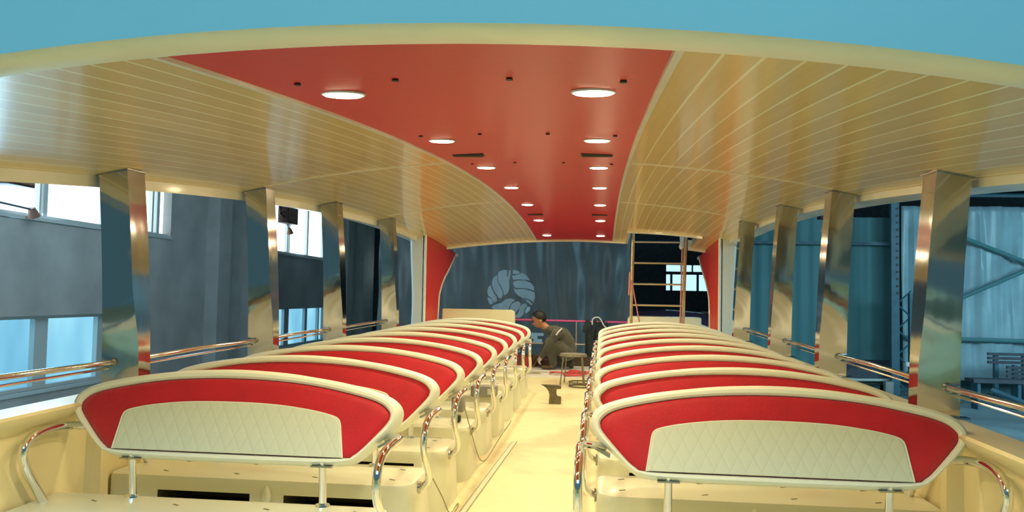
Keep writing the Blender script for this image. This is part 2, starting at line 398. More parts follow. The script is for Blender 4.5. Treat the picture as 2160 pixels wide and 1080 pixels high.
# ------------------------------------------------------------------ roof columns (mirror steel box section, leaning outward to the top)
CY = [3.83, 5.52, 7.08, 9.02]
for s in (-1, 1):
    for i, y in enumerate(CY):
        side = 'window' if s < 0 else 'teal wall'
        c = empty('steel_column', (s*1.88, y, .748), 'polished stainless roof column, %s from camera on the %s side' % (ORD[i], side), 'column', 'mirror steel columns along the gunwales')
        bm = bmesh.new(); n = 24; rings = []
        top = rz(1.95, y)-.748
        for k in range(n+1):
            t = k/n; z = top*t; hi = 1.875+.07*t-.012*math.sin(PI*t)-1.88; w = .145+.02*math.sin(PI*t)*0 + .015*(1-t); D = .17
            zt = (0, .05*w*4) if k == n else (0, 0)
            r = []
            q_ = max(0, min(1, (.50-t)/.34)); q_ = q_*q_*(3-2*q_); tw = math.tan(math.radians(5+17*q_))
            cs = [(hi, w*tw), (hi+w*.5, w*tw*.5), (hi+w, 0), (hi+w, D), (hi, D)]
            for (a, b) in cs: r.append(bm.verts.new((s*a, b, z-(.2*(a-hi) if k == n else 0))))
            rings.append(r)
        for k in range(n):
            for q in range(5): bm.faces.new((rings[k][q], rings[k][(q+1) % 5], rings[k+1][(q+1) % 5], rings[k+1][q]))
        bm.faces.new(rings[0]); bm.faces.new(rings[-1][::-1])
        vert_e = [e for e in bm.edges if abs((e.verts[0].co-e.verts[1].co).z) > .05 and abs(abs(e.verts[0].co.x)-abs(e.verts[1].co.x)) < .02 and not any(abs(abs(v.co.x) - (1.875+.07*v.co.z/top-.012*math.sin(PI*v.co.z/top)-1.88+.5*(.145+.015*(1-v.co.z/top)))) < .01 for v in e.verts)]
        bmesh.ops.bevel(bm, geom=vert_e, offset=.004, segments=2, affect='EDGES')
        link('column_shaft', bm, M['mirror'], c, smooth=True)
        box('base_plate', s*(-.03), s*.19, -.03, .20, -.0, .008, M['mirror'], c, .002)
        bm = bmesh.new(); add_box(bm, min(s*.055, s*.225), max(s*.055, s*.222), -.008, .178, top-.030, top-.027)
        for v in bm.verts: v.co.z -= .2*(abs(v.co.x)-.065)-.026
        link('top_plate', bm, M['steel'], c)

# ------------------------------------------------------------------ deck, gunwales, rails
def capz(y): return .748 if y > 2.6 else .748+.5*min(1, (2.6-y)/4)**1.3+.3*max(0, -1.4-y)/4
path = [(1.86, y) for y in (13.6, 12, 10, 8, 6, 4.5, 3.8, 3.3, 2.9, 2.5, 2.0)]+[(2.0, 1.2), (2.25, .4), (2.6, -.4), (2.85, -1.2), (2.9, -2.0), (2.75, -2.9), (2.4, -3.8), (1.75, -4.7), (1.0, -5.3), (.2, -5.7)]  # unseen bow flare, shaped for its reflection in the columns
for s, nm in ((-1, 'left'), (1, 'right')):
    pts = [(s*x, y, capz(y)) for x, y in path]
    if s > 0: pts = pts[::-1]
    o = -1 if s < 0 else -1
    # profile across (positive = inboard), bulwark face then rounded cap
    prof = [(-.01, -.03), (0, -.012), (-.01, 0), (-.175, .0), (-.19, -.02), (-.19, -1.9), (-.17, -1.9), (-.10, -.80), (-.10, -.10), (-.03, -.05)]
    prof = [(-a, b) for a, b in prof]
    struct(sweep('bulwark_'+nm, pts, prof, M['side']), 'cream moulded boat side with flat gunwale cap, %s side' % ('window' if s < 0 else 'teal wall'), 'boat side')
for s in (-1, 1):
    par = bpy.data.objects['bulwark_left' if s < 0 else 'bulwark_right']
    for i in range(12):
        y = 2.08+.8*i
        bm = bmesh.new(); pr = [(1.965, -.09), (1.90, -.035), (1.90, .035), (1.965, .09)]
        add_prism(bm, pr, lambda a, b: (s*a, y+b, 0), lambda a, b: (s*(a+(.01 if a < 1.95 else 0)), y+b*.7, .70))
        link('moulded_rib', bm, M['side'], par)
deckpts = [(1.97, 13.6), (1.97, 2.0), (2.08, 1.2), (2.33, .4), (2.68, -.4), (2.93, -1.2), (2.98, -2.0), (2.83, -2.9), (2.46, -3.8), (1.8, -4.75), (1.0, -5.38), (.2, -5.75)]
poly = deckpts+[(-x, y) for x, y in deckpts[::-1]]
bm = bmesh.new(); pf = [p for p in poly if p[1] < 13]; pf = [(1.97, 11.72)]+pf+[(-1.97, 11.72)]
add_prism(bm, pf, lambda x, y: (x, y, -.04), lambda x, y: (x, y, 0)); bmesh.ops.triangulate(bm, faces=[f for f in bm.faces if len(f.verts) > 4])
struct(link('floor', bm, M['deck']), 'dusty cream boat deck with faint brown stains', 'floor')
struct(box('floor_aft', -1.97, 1.97, 11.72, 14.2, -.04, 0, M['aftdeck']), 'pale greyish aft deck behind the seats', 'floor')
struct(box('baseboard_stern', -1.95, 1.95, 13.55, 13.62, 0, .15, M['kick']), 'low dark kickboard along the stern', 'kickboard')
for i in range(1, 6): pass
# deck seams (thin moulded joints) and the twin track beside the left benches
t = empty('floor_track', (-.29, 2.2, 0), 'narrow twin-line floor track running beside the windowed row of benches', 'floor track')
def strip(name, x0, y0, x1, y1, w, z, mat, par, off=(0, 0)):
    bm = bmesh.new(); add_box(bm, -w/2, w/2, 0, 1, 0, z)
    for v in bm.verts:
        f = v.co.y; v.co.x += x0+(x1-x0)*f-off[0]; v.co.y = y0+(y1-y0)*f-off[1]
    return link(name, bm, mat, par)
strip('track_bed', -.405, 2.2, -.262, 6.82, .036, .004, M['gel'], t, (-.29, 2.2))
for dx in (-.019, .019): strip('track_line', -.405+dx, 2.2, -.262+dx, 6.82, .006, .006, M['wire'], t, (-.29, 2.2))

for s in (-1, 1):
    ends = [(2.2, 3.825), (4.005, 5.515), (5.695, 7.075), (7.255, 9.015)]
    nm = ['before the first column', 'between first and second columns', 'between second and third columns', 'between third and fourth columns', 'behind the fourth column']
    for i, (a, b) in enumerate(ends):
        g = empty('chrome_handrail', (s*1.98, a, .748), 'low chrome gunwale handrail %s, %s side' % (nm[i], 'window' if s < 0 else 'teal wall'), 'handrail', 'chrome rails along the gunwales')
        z0 = .137
        tube('rail_tube', [(0, .0, z0), (0, (b-a)*.5, z0+.008), (0, b-a, z0)], .0135, M['chrome'], g)
        tube('rail_tube', [(s*.02, .0, z0-.034), (s*.02, b-a-.0, z0-.030)], .0065, M['chrome'], g, 8)  # thin second tube stands in for a reflected line under the rail
        tube('rail_foot', [(0, .3 if a > 3 else .1, -.01), (0, .3 if a > 3 else .1, z0)], .007, M['chrome'], g, 8) if i in (0,) else None
        for q in (0, b-a):
            tube('rail_ferrule', [(0, q-.012, z0), (0, q+.012, z0)], .018, M['steel'], g, 12)

# ------------------------------------------------------------------ seats
OUT = [(0, .912), (.20, .904), (.35, .888), (.49, .868), (.62, .840), (.70, .812), (.738, .778), (.745, .735), (.722, .685), (.655, .622), (.582, .557), (.53, .532), (.43, .524), (.2, .522)]
INN = [(0, .870), (.20, .864), (.385, .846), (.573, .811), (.660, .785), (.700, .755), (.707, .731), (.690, .698), (.606, .607), (.565, .573), (.52, .558), (.2, .556)]
QLT = [(0, .768), (.20, .763), (.36, .746), (.455, .727), (.487, .712), (.497, .690), (.508, .62), (.519, .5575), (.2, .5575)]
def closed_shape(h):   # mirror to full outline
    return h+[(-x, z) for x, z in h[::-1][:-1]] if h[0][0] == 0 else h
def polar(shape, n, corner=False):
    full = closed_shape(shape)
    full = full[:len(shape)]+[(0, full[len(shape)-1][1])]+full[len(shape):]
    sp = spline([(x, 0, z) for x, z in full], 10, True) if not corner else [Vector((x, 0, z)) for x, z in full]
    c = Vector((0, 0, .70)); out = []
    for k in range(n):
        a = 2*PI*k/n; d = Vector((.745*math.cos(a), 0, .19*math.sin(a)))
        best = None; L = len(sp)
        for i in range(L):
            p, q = sp[i]-c, sp[(i+1) % L]-c
            e = q-p; den = d.x*e.z-d.z*e.x
            if abs(den) < 1e-12: continue
            t_ = (p.x*e.z-p.z*e.x)/den; u_ = (p.x*d.z-p.z*d.x)/den
            if t_ > 0 and -1e-6 <= u_ <= 1+1e-6 and (best is None or t_ > best): best = t_
        out.append((c.x+d.x*best, c.z+d.z*best))
    return out
def backy(z): return -.06+.25*(z-.56)
NRM = Vector((0, -1, .25)).normalized()
def bp(x, z, d): return Vector((x, backy(z), z))+NRM*d     # d = toward the sitter (camera)
NP = 120
PO, PIN = polar(OUT, NP), polar(INN, NP)
def lerp(a, b, t): return (a[0]+(b[0]-a[0])*t, a[1]+(b[1]-a[1])*t)
def loft(bm, loops, cap0=False, cap1=False):
    R = [[bm.verts.new(p) for p in l] for l in loops]; n = len(R[0])
    for i in range(len(R)-1):
        for k in range(n): bm.faces.new((R[i][k], R[i][(k+1) % n], R[i+1][(k+1) % n], R[i+1][k]))
    if cap0: bm.faces.new(R[0][::-1])
    if cap1: bm.faces.new(R[-1])
def make_back(par):
    bm = bmesh.new()
    prof = [(1.0, -.004), (.94, .008), (.75, .016), (.45, .017), (.20, .008), (.06, -.008), (-.02, -.03), (-.03, -.060), (.02, -.092), (.25, -.112)]
    loops = [[bp(*lerp(PO[k], PIN[k], t), d) for k in range(NP)] for t, d in prof]
    loops.append([bp(*lerp(PO[k], (0, .7), .3), -.118) for k in range(NP)])
    loft(bm, loops, cap1=True)
    fr = link('backrest_frame', bm, M['frame'], par, smooth=True)
    bm = bmesh.new(); c = (0, .70)
    prof = [(0, -.006), (.015, .002), (.05, .008), (.12, .011), (.4, .012), (.8, .012)]
    loft(bm, [[bp(*lerp(PIN[k], c, t), d) for k in range(NP)] for t, d in prof], cap1=True)
    pad = link('red_pad', bm, M['red'], par, smooth=True)
    q = closed_shape(QLT); q = q[:len(QLT)]+[(0, .5575)]+q[len(QLT):]
    top = [(-x, z) for x, z in QLT[:6][::-1]][:-1]+QLT[:6]
    tops = [(v.x, v.z) for v in spline([(x, 0, z) for x, z in top], 6)]
    outl = [(-.519, .5585)]+tops+[(.519, .5585)]
    cc = (0, .64); bm = bmesh.new()
    loft(bm, [[bp(*lerp(p_, cc, t), d) for p_ in outl] for t, d in ((0, .010), (.004, .0155), (.02, .018), (.5, .0185))], cap1=True)
    link('quilted_panel', bm, M['quilt'], par)
    tube('piping', [bp(x, z, .0145) for x, z in outl], .0035, M['frame'], par, 6)
    return fr

def bench_mesh(s):
    bm = bmesh.new(); xa, xb, ya, yb = -.72, .79, -.44, -.012; r = .09
    pl = []
    for k in range(7):
        a = PI+PI/2*k/6; pl.append((xa+r+r*math.cos(a), ya+r+r*math.sin(a)))
    pl += [(xb, ya), (xb, yb)]
    for k in range(5):
        a = PI/2+PI/2*k/4; pl.append((xa+.05+.05*math.cos(a), yb-.05+.05*math.sin(a)))
    def ring(off, z):
        cx, cy = (xa+xb)/2, (ya+yb)/2; out = []
        for x, y in pl:
            nx = x+(off if x < cx else 0); ny = y+(off if y < cy else -off); out.append(bm.verts.new((s*nx, ny, z)))
        return out
    R = [ring(o, z) for o, z in ((-.012, 0), (0, .30), (.0, .325), (.006, .343), (.022, .35))]
    n = len(pl)
    for i in range(len(R)-1):
        for k in range(n): bm.faces.new((R[i][k], R[i][(k+1) % n], R[i+1][(k+1) % n], R[i+1][k]))
    bm.faces.new(R[0][::-1]); bm.faces.new(R[-1])
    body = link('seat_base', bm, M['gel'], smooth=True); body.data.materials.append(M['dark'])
    bm = bmesh.new()
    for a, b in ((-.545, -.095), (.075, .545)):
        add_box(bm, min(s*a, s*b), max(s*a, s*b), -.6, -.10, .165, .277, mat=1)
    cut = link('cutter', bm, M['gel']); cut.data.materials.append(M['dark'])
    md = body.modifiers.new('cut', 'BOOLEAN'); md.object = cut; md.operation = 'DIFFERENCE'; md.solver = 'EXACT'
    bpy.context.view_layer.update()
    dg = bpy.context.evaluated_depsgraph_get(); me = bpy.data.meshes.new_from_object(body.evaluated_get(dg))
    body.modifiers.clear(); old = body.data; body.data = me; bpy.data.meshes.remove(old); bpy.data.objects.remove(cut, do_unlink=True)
    return body

def make_seat(s, loc, label, group):
    g = empty('bench_seat', loc, label, 'seat', group)
    b = bench_mesh(s); b.parent = g
    bm = bmesh.new(); add_tube(bm, [(s*-.01, -.437, 0), (s*-.01, -.437, .28), (s*-.01, -.425, .325)], [.03, .03, .01], 12); link('moulded_rib', bm, M['gel'], b, smooth=True)
    for (x, y) in ((-.60, -.34), (-.60, -.12), (-.22, -.36), (-.22, -.14), (.18, -.36), (.18, -.14), (.55, -.36), (.55, -.14)):
        bm = bmesh.new(); add_box(bm, -.016, .016, -.005, .005, 0, .002)
        bmesh.ops.rotate(bm, verts=bm.verts, cent=(0, 0, 0), matrix=Matrix.Rotation(.5*s, 3, 'Z'))
        bmesh.ops.translate(bm, verts=bm.verts, vec=(s*x, y, .3495)); link('cushion_clip', bm, M['clip'], b)
    make_back(g)
    for x in (-.43, .43):
        q = tube('back_post', [(s*x, -.045, .345), (s*x, -.052, .45), (s*x, backy(.545)-.0, .545)], .0165, M['chrome'], g, 14)
        bm = bmesh.new(); bmesh.ops.create_cone(bm, cap_ends=True, segments=20, radius1=.032, radius2=.03, depth=.008)
        bmesh.ops.translate(bm, verts=bm.verts, vec=(s*x, -.048, .353)); link('post_flange', bm, M['chrome'], q, smooth=True)
        box('mounting_plate', s*x-.045, s*x+.045, backy(.53)-.02, backy(.53)+.02, .520, .526, M['steel'], q)
    # aisle side armrest
    pts = spline([(s*-.69, .005, .635), (s*-.74, -.06, .655), (s*-.785, -.15, .668), (s*-.785, -.28, .666), (s*-.785, -.40, .655), (s*-.785, -.465, .62), (s*-.785, -.488, .56), (s*-.785, -.470, .49), (s*-.785, -.41, .43), (s*-.782, -.36, .39), (s*-.772, -.32, .345), (s*-.74, -.29, .312), (s*-.718, -.285, .308)], 4)
    a = tube('armrest', pts, .0165, M['chrome'], g, 12)
    bm = bmesh.new(); bmesh.ops.create_cone(bm, cap_ends=True, segments=20, radius1=.033, radius2=.03, depth=.010)
    bmesh.ops.rotate(bm, verts=bm.verts, cent=(0, 0, 0), matrix=Matrix.Rotation(PI/2, 3, 'Y')); bmesh.ops.translate(bm, verts=bm.verts, vec=(s*-.726, -.285, .308))
    link('armrest_flange', bm, M['steel'], a, smooth=True)
    bm = bmesh.new(); add_box(bm, min(s*-.745, s*-.66), max(s*-.745, s*-.66), -.055, .0, .622, .632); bmesh.ops.rotate(bm, verts=bm.verts, cent=(s*-.7, -.02, .63), matrix=Matrix.Rotation(s*.5, 3, 'Y'))
    link('armrest_bracket', bm, M['steel'], a)
    pts = spline([(s*.70, .005, .64), (s*.735, -.05, .648), (s*.745, -.16, .655), (s*.745, -.26, .645), (s*.745, -.315, .61), (s*.745, -.325, .56), (s*.745, -.29, .49), (s*.745, -.24, .42), (s*.745, -.19, .35)], 4)
    a = tube('armrest', pts, .0185, M['chrome'], g, 12)
    return g
for s in (-1, 1):
    grp = 'red and cream benches %s' % ('beside the windowed wall' if s < 0 else 'beside the teal wall')
    pr = None
    for i in range(9):
        lab = 'red and cream boat bench, %s from camera in the row on the %s side' % (ORD[i] if i else 'nearest', 'window' if s < 0 else 'teal wall')
        if i == 8: lab = 'red and cream boat bench, farthest in the row on the %s side' % ('window' if s < 0 else 'teal wall')
        loc = (s*1.155, 3.44+.8*i, 0)
        pr = make_seat(s, loc, lab, grp) if pr is None else pr
        if i: dup(pr, loc, lab)

# ------------------------------------------------------------------ aft pillars with curved red side panels
for s in (-1, 1):
    nm = 'window side' if s < 0 else 'ladder side'
    g = empty('aft_pillar', (s*2.0, 11.1, 0), 'white aft pillar with curved red side panel, %s of the boat' % nm, 'pillar', 'aft pillars with red panels')
    bm = bmesh.new(); n = 16; rings = []
    for k in range(n+1):
        t = k/n; z = .0+(rz(2.1, 11.1)+.02)*t; w = .21+.02*math.cos(2*PI*t)
        r = .03; cs = [(.01, 0), (w-r, 0), (w, r), (w, .30), (.01, .30)]
        rings.append([bm.verts.new((s*a, b, z)) for a, b in cs])
    for k in range(n):
        for q in range(5): bm.faces.new((rings[k][q], rings[k][(q+1) % 5], rings[k+1][(q+1) % 5], rings[k+1][q]))
    bm.faces.new(rings[0]); bm.faces.new(rings[-1][::-1]); link('pillar_body', bm, M['white'], g, smooth=True)
    prof = [(0, 12.02), (.7, 12.02), (1.0, 12.06), (1.17, 12.12), (1.38, 12.42), (1.60, 12.95), (1.85, 13.45), (2.03, 13.6)]
    sp = [(v.x, v.y) for v in spline([(z, y, 0) for z, y in prof], 5)]
    def panel(x0, x1, d0, mat, name):
        bm = bmesh.new(); A, B = [], []
        for x, L_ in ((x0, A), (x1, B)):
            for z, y in sp:
                zz = min(z, rz(2.0, y)+.01); L_.append((bm.verts.new((s*x, .0, min(z, rz(2., 11.1)+.01))), bm.verts.new((s*x, y-d0-11.1, zz))))
        m_ = len(sp)
        for k in range(m_-1):
            for L_ in (A, B): bm.faces.new((L_[k][0], L_[k+1][0], L_[k+1][1], L_[k][1]))
            bm.faces.new((A[k][1], A[k+1][1], B[k+1][1], B[k][1])); bm.faces.new((A[k][0], A[k+1][0], B[k+1][0], B[k][0]))
        bm.faces.new((A[0][0], A[0][1], B[0][1], B[0][0])); bm.faces.new((A[-1][0], A[-1][1], B[-1][1], B[-1][0]))
        return link(name, bm, mat, g)
    panel(.0, .04, 0, M['redpanel'], 'red_side_panel')
    tube('panel_edge_trim', [(s*.015, y-11.1, min(z, rz(2.0, y))) for z, y in sp], .028, M['white'], g, 8)
    tube('front_edge_trim', [(s*.008, -.004, 0.02), (s*.008, -.004, 2.05)], .020, M['white'], g, 8)

# aft seat boxes
for s, x0, x1, y, z, nm in ((-1, -1.95, -.84, 12.0, .95, 'long cream back of the aft bench before the tarp'), (1, .86, 2.0, 13.0, .86, 'cream aft locker behind the ladder')):
    bm = bmesh.new(); r = .07
    pl = [(x0, 0), (x1, 0), (x1, z-r)] + [(x1-r+r*math.cos(a), z-r+r*math.sin(a)) for a in rng(0, PI/2, 6)[1:]] + [(x0+.02, z)]
    if s > 0: pl = [(x1, 0), (x1, z)] + [(x0+r-r*math.sin(a), z-r+r*math.cos(a)) for a in rng(0, PI/2, 6)] + [(x0, 0)]
    add_prism(bm, [(a-(x0+x1)/2, b) for a, b in pl], lambda x, zz: (x, 0, zz), lambda x, zz: (x, .14 if s < 0 else .4, zz))
    o = link('aft_locker', bm, M['gel']); o.location = ((x0+x1)/2, y, 0)
    md = o.modifiers.new('b', 'BEVEL'); md.width = .012; md.segments = 2
    tag(o, nm, 'locker')

# ------------------------------------------------------------------ stern rail, jacket, hook
g = empty('stern_railing', (0, 13.95, 0), 'stern railing with pink wrapped top rail and grey posts', 'railing')
tube('top_rail', [(-1.9, 0, .733), (1.95, 0, .722)], .018, M['pink'], g)
tube('lower_rail', [(-1.9, 0, .335), (1.95, 0, .33)], .014, M['greyrail'], g)
for x in (-1.05, .018, .86, -1.85, 1.8): tube('post', [(x, 0, 0), (x, 0, .73)], .012, M['greyrail'], g, 8)
# jacket draped over the rail
bm = bmesh.new(); nx, nz = 22, 26; G = []
for j in range(nz+1):
    t = j/nz; row = []
    for i in range(nx+1):
        u_ = i/nx; L = -.30+1.05*t   # from back bottom over the rail to the front bottom
        if L < 0: y, z = .03, .745+L*.9
        else: y, z = -.035, .745-L*.78
        wid = .38-.12*max(0, L); cx = .36-.05*max(0, L)
        fold = .018*math.sin(u_*17+t*3)+.010*math.sin(u_*31+2)
        if abs(L) < .05: z = .745; y = -.03+.06*(.05-L)/.1
        row.append(bm.verts.new((cx+(u_-.5)*wid-.38, y+(-fold if L >= 0 else fold), z-(.04*math.sin(u_*PI) if L > .6 else 0))))
    G.append(row)
for j in range(nz):
    for i in range(nx): bm.faces.new((G[j][i], G[j][i+1], G[j+1][i+1], G[j+1][i]))
o = link('draped_jacket', bm, M['cloth'], smooth=True); solid(o, .012, 0); o.location = (.38, 13.95, .0)
tag(o, 'dark jacket draped over the pink stern rail', 'jacket')
o = tube('curved_hook', spline([(-.09, 0, -.09), (-.085, 0, 0), (-.03, 0, .035), (.035, 0, .02), (.10, 0, -.09), (.20, 0, -.25), (.22, 0, -.73)], 6), .012, M['pale']); o.location = (.38, 13.80, .77)
tag(o, 'pale grey bent tube hooked in front of the dark jacket', 'bent tube')
o = box('tool_pouch', -.02, .02, -.015, .015, -.12, 0, M['black'], None, .006); o.location = (.15, 13.91, .66); tag(o, 'small black pouch hanging beside the dark jacket', 'pouch')

# ------------------------------------------------------------------ scaffold ladder in the stair opening
g = empty('scaffold_ladder', (1.28, 12.4, 0), 'tall scaffold ladder standing up through the roof opening', 'ladder')
tube('ladder_rail', [(-.405, 0, 0), (-.365, 0, 2.7)], .024, M['bamboo'], g); tube('ladder_rail', [(.36, 0, 0), (.42, 0, 2.7)], .026, M['bamboo'], g)
tube('ladder_rail', [(.325, .03, 0), (.375, .03, 2.7)], .013, M['pinkstrap'], g)
for i in range(8):
    z = .10+.318*i; tube('rung', [(-.40+.0148*z, 0, z), (.36+.022*z, 0, z)], .014, M['rung'], g, 8)
tube('pink_strap', spline([(-.42, -.03, 1.55), (-.43, -.035, 1.2), (-.40, -.03, 1.42), (-.33, -.03, 1.1), (-.27, -.03, .80)], 6), .011, M['pinkstrap'], g, 6)
bm = bmesh.new(); add_tube(bm, spline([(.345, 0, 2.12), (.35, -.01, 2.0), (.335, -.01, 1.9)], 4), [.02, .03, .035, .03, .028, .034, .04, .03, .01], 8); link('plastic_wrap', bm, M['pale'], g, smooth=True)

# ------------------------------------------------------------------ anvil, stool, hoop, clutter
prof = [(-.152, .208), (-.118, .195), (-.085, .172), (-.062, .14), (-.05, .10), (-.052, .062), (-.052, .055), (-.056, .05), (-.056, 0), (.078, 0), (.078, .066), (.07, .078), (.035, .082), (.024, .10), (.024, .145), (.034, .165), (.076, .168), (.076, .205), (-.06, .208)]
bm = bmesh.new(); add_prism(bm, prof, lambda x, z: (x, -.045*(1-.55*(x < -.1)), z), lambda x, z: (x, .045*(1-.55*(x < -.1)), z))
o = link('anvil', bm, M['iron']); o.location = (-.07, 9.14, 0); md = o.modifiers.new('b', 'BEVEL'); md.width = .005; md.segments = 2
tag(o, 'small old iron anvil standing on the aisle deck', 'anvil')
g = empty('round_stool', (.075, 11.0, 0), 'round steel workshop stool standing before the crouching man', 'stool')
bm = bmesh.new(); bmesh.ops.create_cone(bm, cap_ends=True, segments=40, radius1=.18, radius2=.176, depth=.022); bmesh.ops.translate(bm, verts=bm.verts, vec=(0, 0, .40)); link('seat', bm, M['stool'], g, smooth=True)
tube('seat_rim', [(.178*math.cos(a), .178*math.sin(a), .386) for a in rng(0, 2*PI, 36)[:-1]], .009, M['stool'], g, 8, True)
for a in (-2.45, -.75, .9, 2.2):
    c_, s_ = math.cos(a), math.sin(a)
    tube('leg', [(.165*c_, .165*s_, .392), (.17*c_, .17*s_, .36), (.215*c_, .215*s_, 0)], .009, M['stool'], g, 8)
g = empty('metal_hoop', (.19, 10.75, 0), 'dark double ring hoop lying on the deck by the stool', 'hoop')
for z in (.01, .062): tube('ring', [(.158*math.cos(a), .158*math.sin(a), z) for a in rng(0, 2*PI, 36)[:-1]], .009, M['iron'], g, 8, True)
for a in (.3, 1.9, 3.5, 5.1): tube('spacer', [(.158*math.cos(a), .158*math.sin(a), .01), (.158*math.cos(a), .158*math.sin(a), .062)], .006, M['iron'], g, 6)
pts = []
for k in range(90):
    a = k*.42; r = .10+.07*math.sin(k*.37)+.05*math.sin(k*.9); pts.append((r*1.6*math.cos(a), r*1.5*math.sin(a), .012+.008*(k % 5)))
o = tube('red_hose', spline(pts, 3), .009, M['redcable'], None, 6); o.location = (.02, 12.2, 0); tag(o, 'tangled red cable lying on the pale aft deck', 'cable')
o = tube('thin_cable', spline([(0, 0, .006), (-.2, .1, .006), (-.38, .02, .006), (-.2, -.1, .006), (-.45, -.2, .006)], 6), .005, M['wire'], None, 6); o.location = (-.25, 12.3, 0); tag(o, 'thin grey cable looped on the pale aft deck', 'cable')
g = empty('toolbox', (-.80, 13.25, 0), 'maroon toolbox on the deck left of the crouching man', 'toolbox')
box('box_body', -.17, .13, -.09, .09, 0, .17, M['redpaint'], g, .01); box('lid', -.175, .135, -.095, .095, .17, .20, M['brown'], g, .01)
bm = bmesh.new(); bmesh.ops.create_cone(bm, cap_ends=True, segments=20, radius1=.06, radius2=.05, depth=.01); bmesh.ops.rotate(bm, verts=bm.verts, cent=(0, 0, 0), matrix=Matrix.Rotation(PI/2, 3, 'X')); bmesh.ops.translate(bm, verts=bm.verts, vec=(-.04, -.095, .09)); link('round_badge', bm, M['brown'], g)
for i, (x, z1, ang) in enumerate(((-.605, .16, .5), (-.58, .20, -.5), (-.61, .17, .15))):
    o = tube('steel_offcut', [(-.5*z1*ang, -.0, .0), (.5*z1*ang, .04, z1)], .012, M['brown']); o.location = (x, 13.12+.07*i, .0)
    tag(o, 'short rusty steel offcut leaning by the toolbox, %s of three' % ('left leaning', 'right leaning', 'most upright')[i], 'offcut')
box_o = box('steel_block', -.2, .2, -.06, .06, 0, .11, M['brown'], None, .01); box_o.location = (-.46, 13.46, 0); tag(box_o, 'low rusty steel block behind the man near his hands', 'block')

# small things left on the seats
g = empty('junction_box', (-.53, 6.98, .353), 'grey boxy tool left on the fifth windowed side bench', 'box')
box('body', -.13, .09, -.07, .07, 0, .09, M['grey'], g, .01); box('cover', .015, .085, -.078, -.07, .02, .07, M['pale'], g, .003)
o = box('grey_case', -.045, .045, -.06, .06, 0, .12, M['grey'], None, .012); o.location = (-.62, 6.1, .35); tag(o, 'small grey case on the fourth windowed side bench', 'case')
o = box('black_block', -.03, .03, -.03, .03, 0, .045, M['black'], None, .008); o.location = (-.55, 5.62, .353); tag(o, 'small black block on a windowed side bench top near the aisle', 'block')
# hanging wires
def cable(pts, r, lab):
    P = spline(pts, 8); base = Vector(P[0]) ; o = tube('thin_wire', [p-base for p in P], r, M['wire'], None, 6); o.location = base; tag(o, lab, 'wire'); return o
cable([(-.425, 5.15, .56), (-.422, 5.5, .30), (-.418, 5.85, .06), (-.40, 6.05, .006), (-.40, 6.45, .006), (-.405, 6.8, .006), (-.41, 7.2, .006), (-.405, 7.55, .006), (-.41, 7.85, .006)], .004, 'thin slack wire hanging from a bench and running aft along the deck')
cable([(-.425, 4.25, .28), (-.42, 4.5, .12), (-.395, 4.6, .008), (-.39, 4.8, .006), (-.375, 4.72, .006), (-.38, 4.3, .006)], .0035, 'short thin wire on the deck at the foot of the second windowed bench')

# ------------------------------------------------------------------ the crouching man (faces the window side)
MX, MY = 0., 13.0
def skin_mesh(name, joints, bones, mat, parent, sub=2, root=0):
    me = bpy.data.meshes.new(name); keys = list(joints); idx = {k: i for i, k in enumerate(keys)}
    me.from_pydata([joints[k][0] for k in keys], [(idx[a], idx[b]) for a, b in bones], [])
    o = bpy.data.objects.new(name, me); C.objects.link(o); me.materials.append(mat)
    md = o.modifiers.new('skin', 'SKIN'); md.use_smooth_shade = True; md.branch_smoothing = .6
    for i, k in enumerate(keys):
        sv = me.skin_vertices[0].data[i]; r = joints[k][1]; sv.radius = r if isinstance(r, tuple) else (r, r); sv.use_root = (i == root)
    s_ = o.modifiers.new('sub', 'SUBSURF'); s_.levels = sub; s_.render_levels = sub
    bpy.context.view_layer.update(); dg = bpy.context.evaluated_depsgraph_get()
    m2 = bpy.data.meshes.new_from_object(o.evaluated_get(dg)); o.modifiers.clear(); o.data = m2
    m2.polygons.foreach_set('use_smooth', [True]*len(m2.polygons))
    if not m2.materials: m2.materials.append(mat)
    o.parent = parent; return o
man = empty('person', (-.25, 13.0, 0), 'man with short black hair in dark overalls crouching at the stern', 'person')
def blob(name, chains, balls, mat, parent, vox=.009, smooth=6):
    """one continuous surface grown over tapered limbs and balls"""
    bm = bmesh.new()
    for ch in chains:
        P = [Vector(p) for p, r_ in ch]; R = [r_ for p, r_ in ch]; pts = []; rad = []
        for i in range(len(P)-1):
            for k in range(6): t = k/6; pts.append(P[i].lerp(P[i+1], t)); rad.append(R[i]+(R[i+1]-R[i])*t)
        pts.append(P[-1]); rad.append(R[-1]); add_tube(bm, pts, rad, 16)
        for p, r_ in ch: balls = list(balls)+[(p, (r_, r_, r_), 0)]
    for c, rr, tilt in balls:
        q = bmesh.ops.create_uvsphere(bm, u_segments=18, v_segments=12, radius=1)
        mt = Matrix.Translation(c) @ Matrix.Rotation(tilt, 4, 'Y') @ Matrix.Diagonal((*rr, 1))
        bmesh.ops.transform(bm, matrix=mt, verts=q['verts'])
    o = link(name, bm, mat)
    md = o.modifiers.new('r', 'REMESH'); md.mode = 'VOXEL'; md.voxel_size = vox
    sm = o.modifiers.new('s', 'SMOOTH'); sm.factor = .5; sm.iterations = smooth
    bpy.context.view_layer.update(); dg = bpy.context.evaluated_depsgraph_get()
    m2 = bpy.data.meshes.new_from_object(o.evaluated_get(dg)); o.modifiers.clear(); old = o.data; o.data = m2; bpy.data.meshes.remove(old)
    m2.polygons.foreach_set('use_smooth', [True]*len(m2.polygons))
    if not len(m2.materials): m2.materials.append(mat)
    o.parent = parent; return o
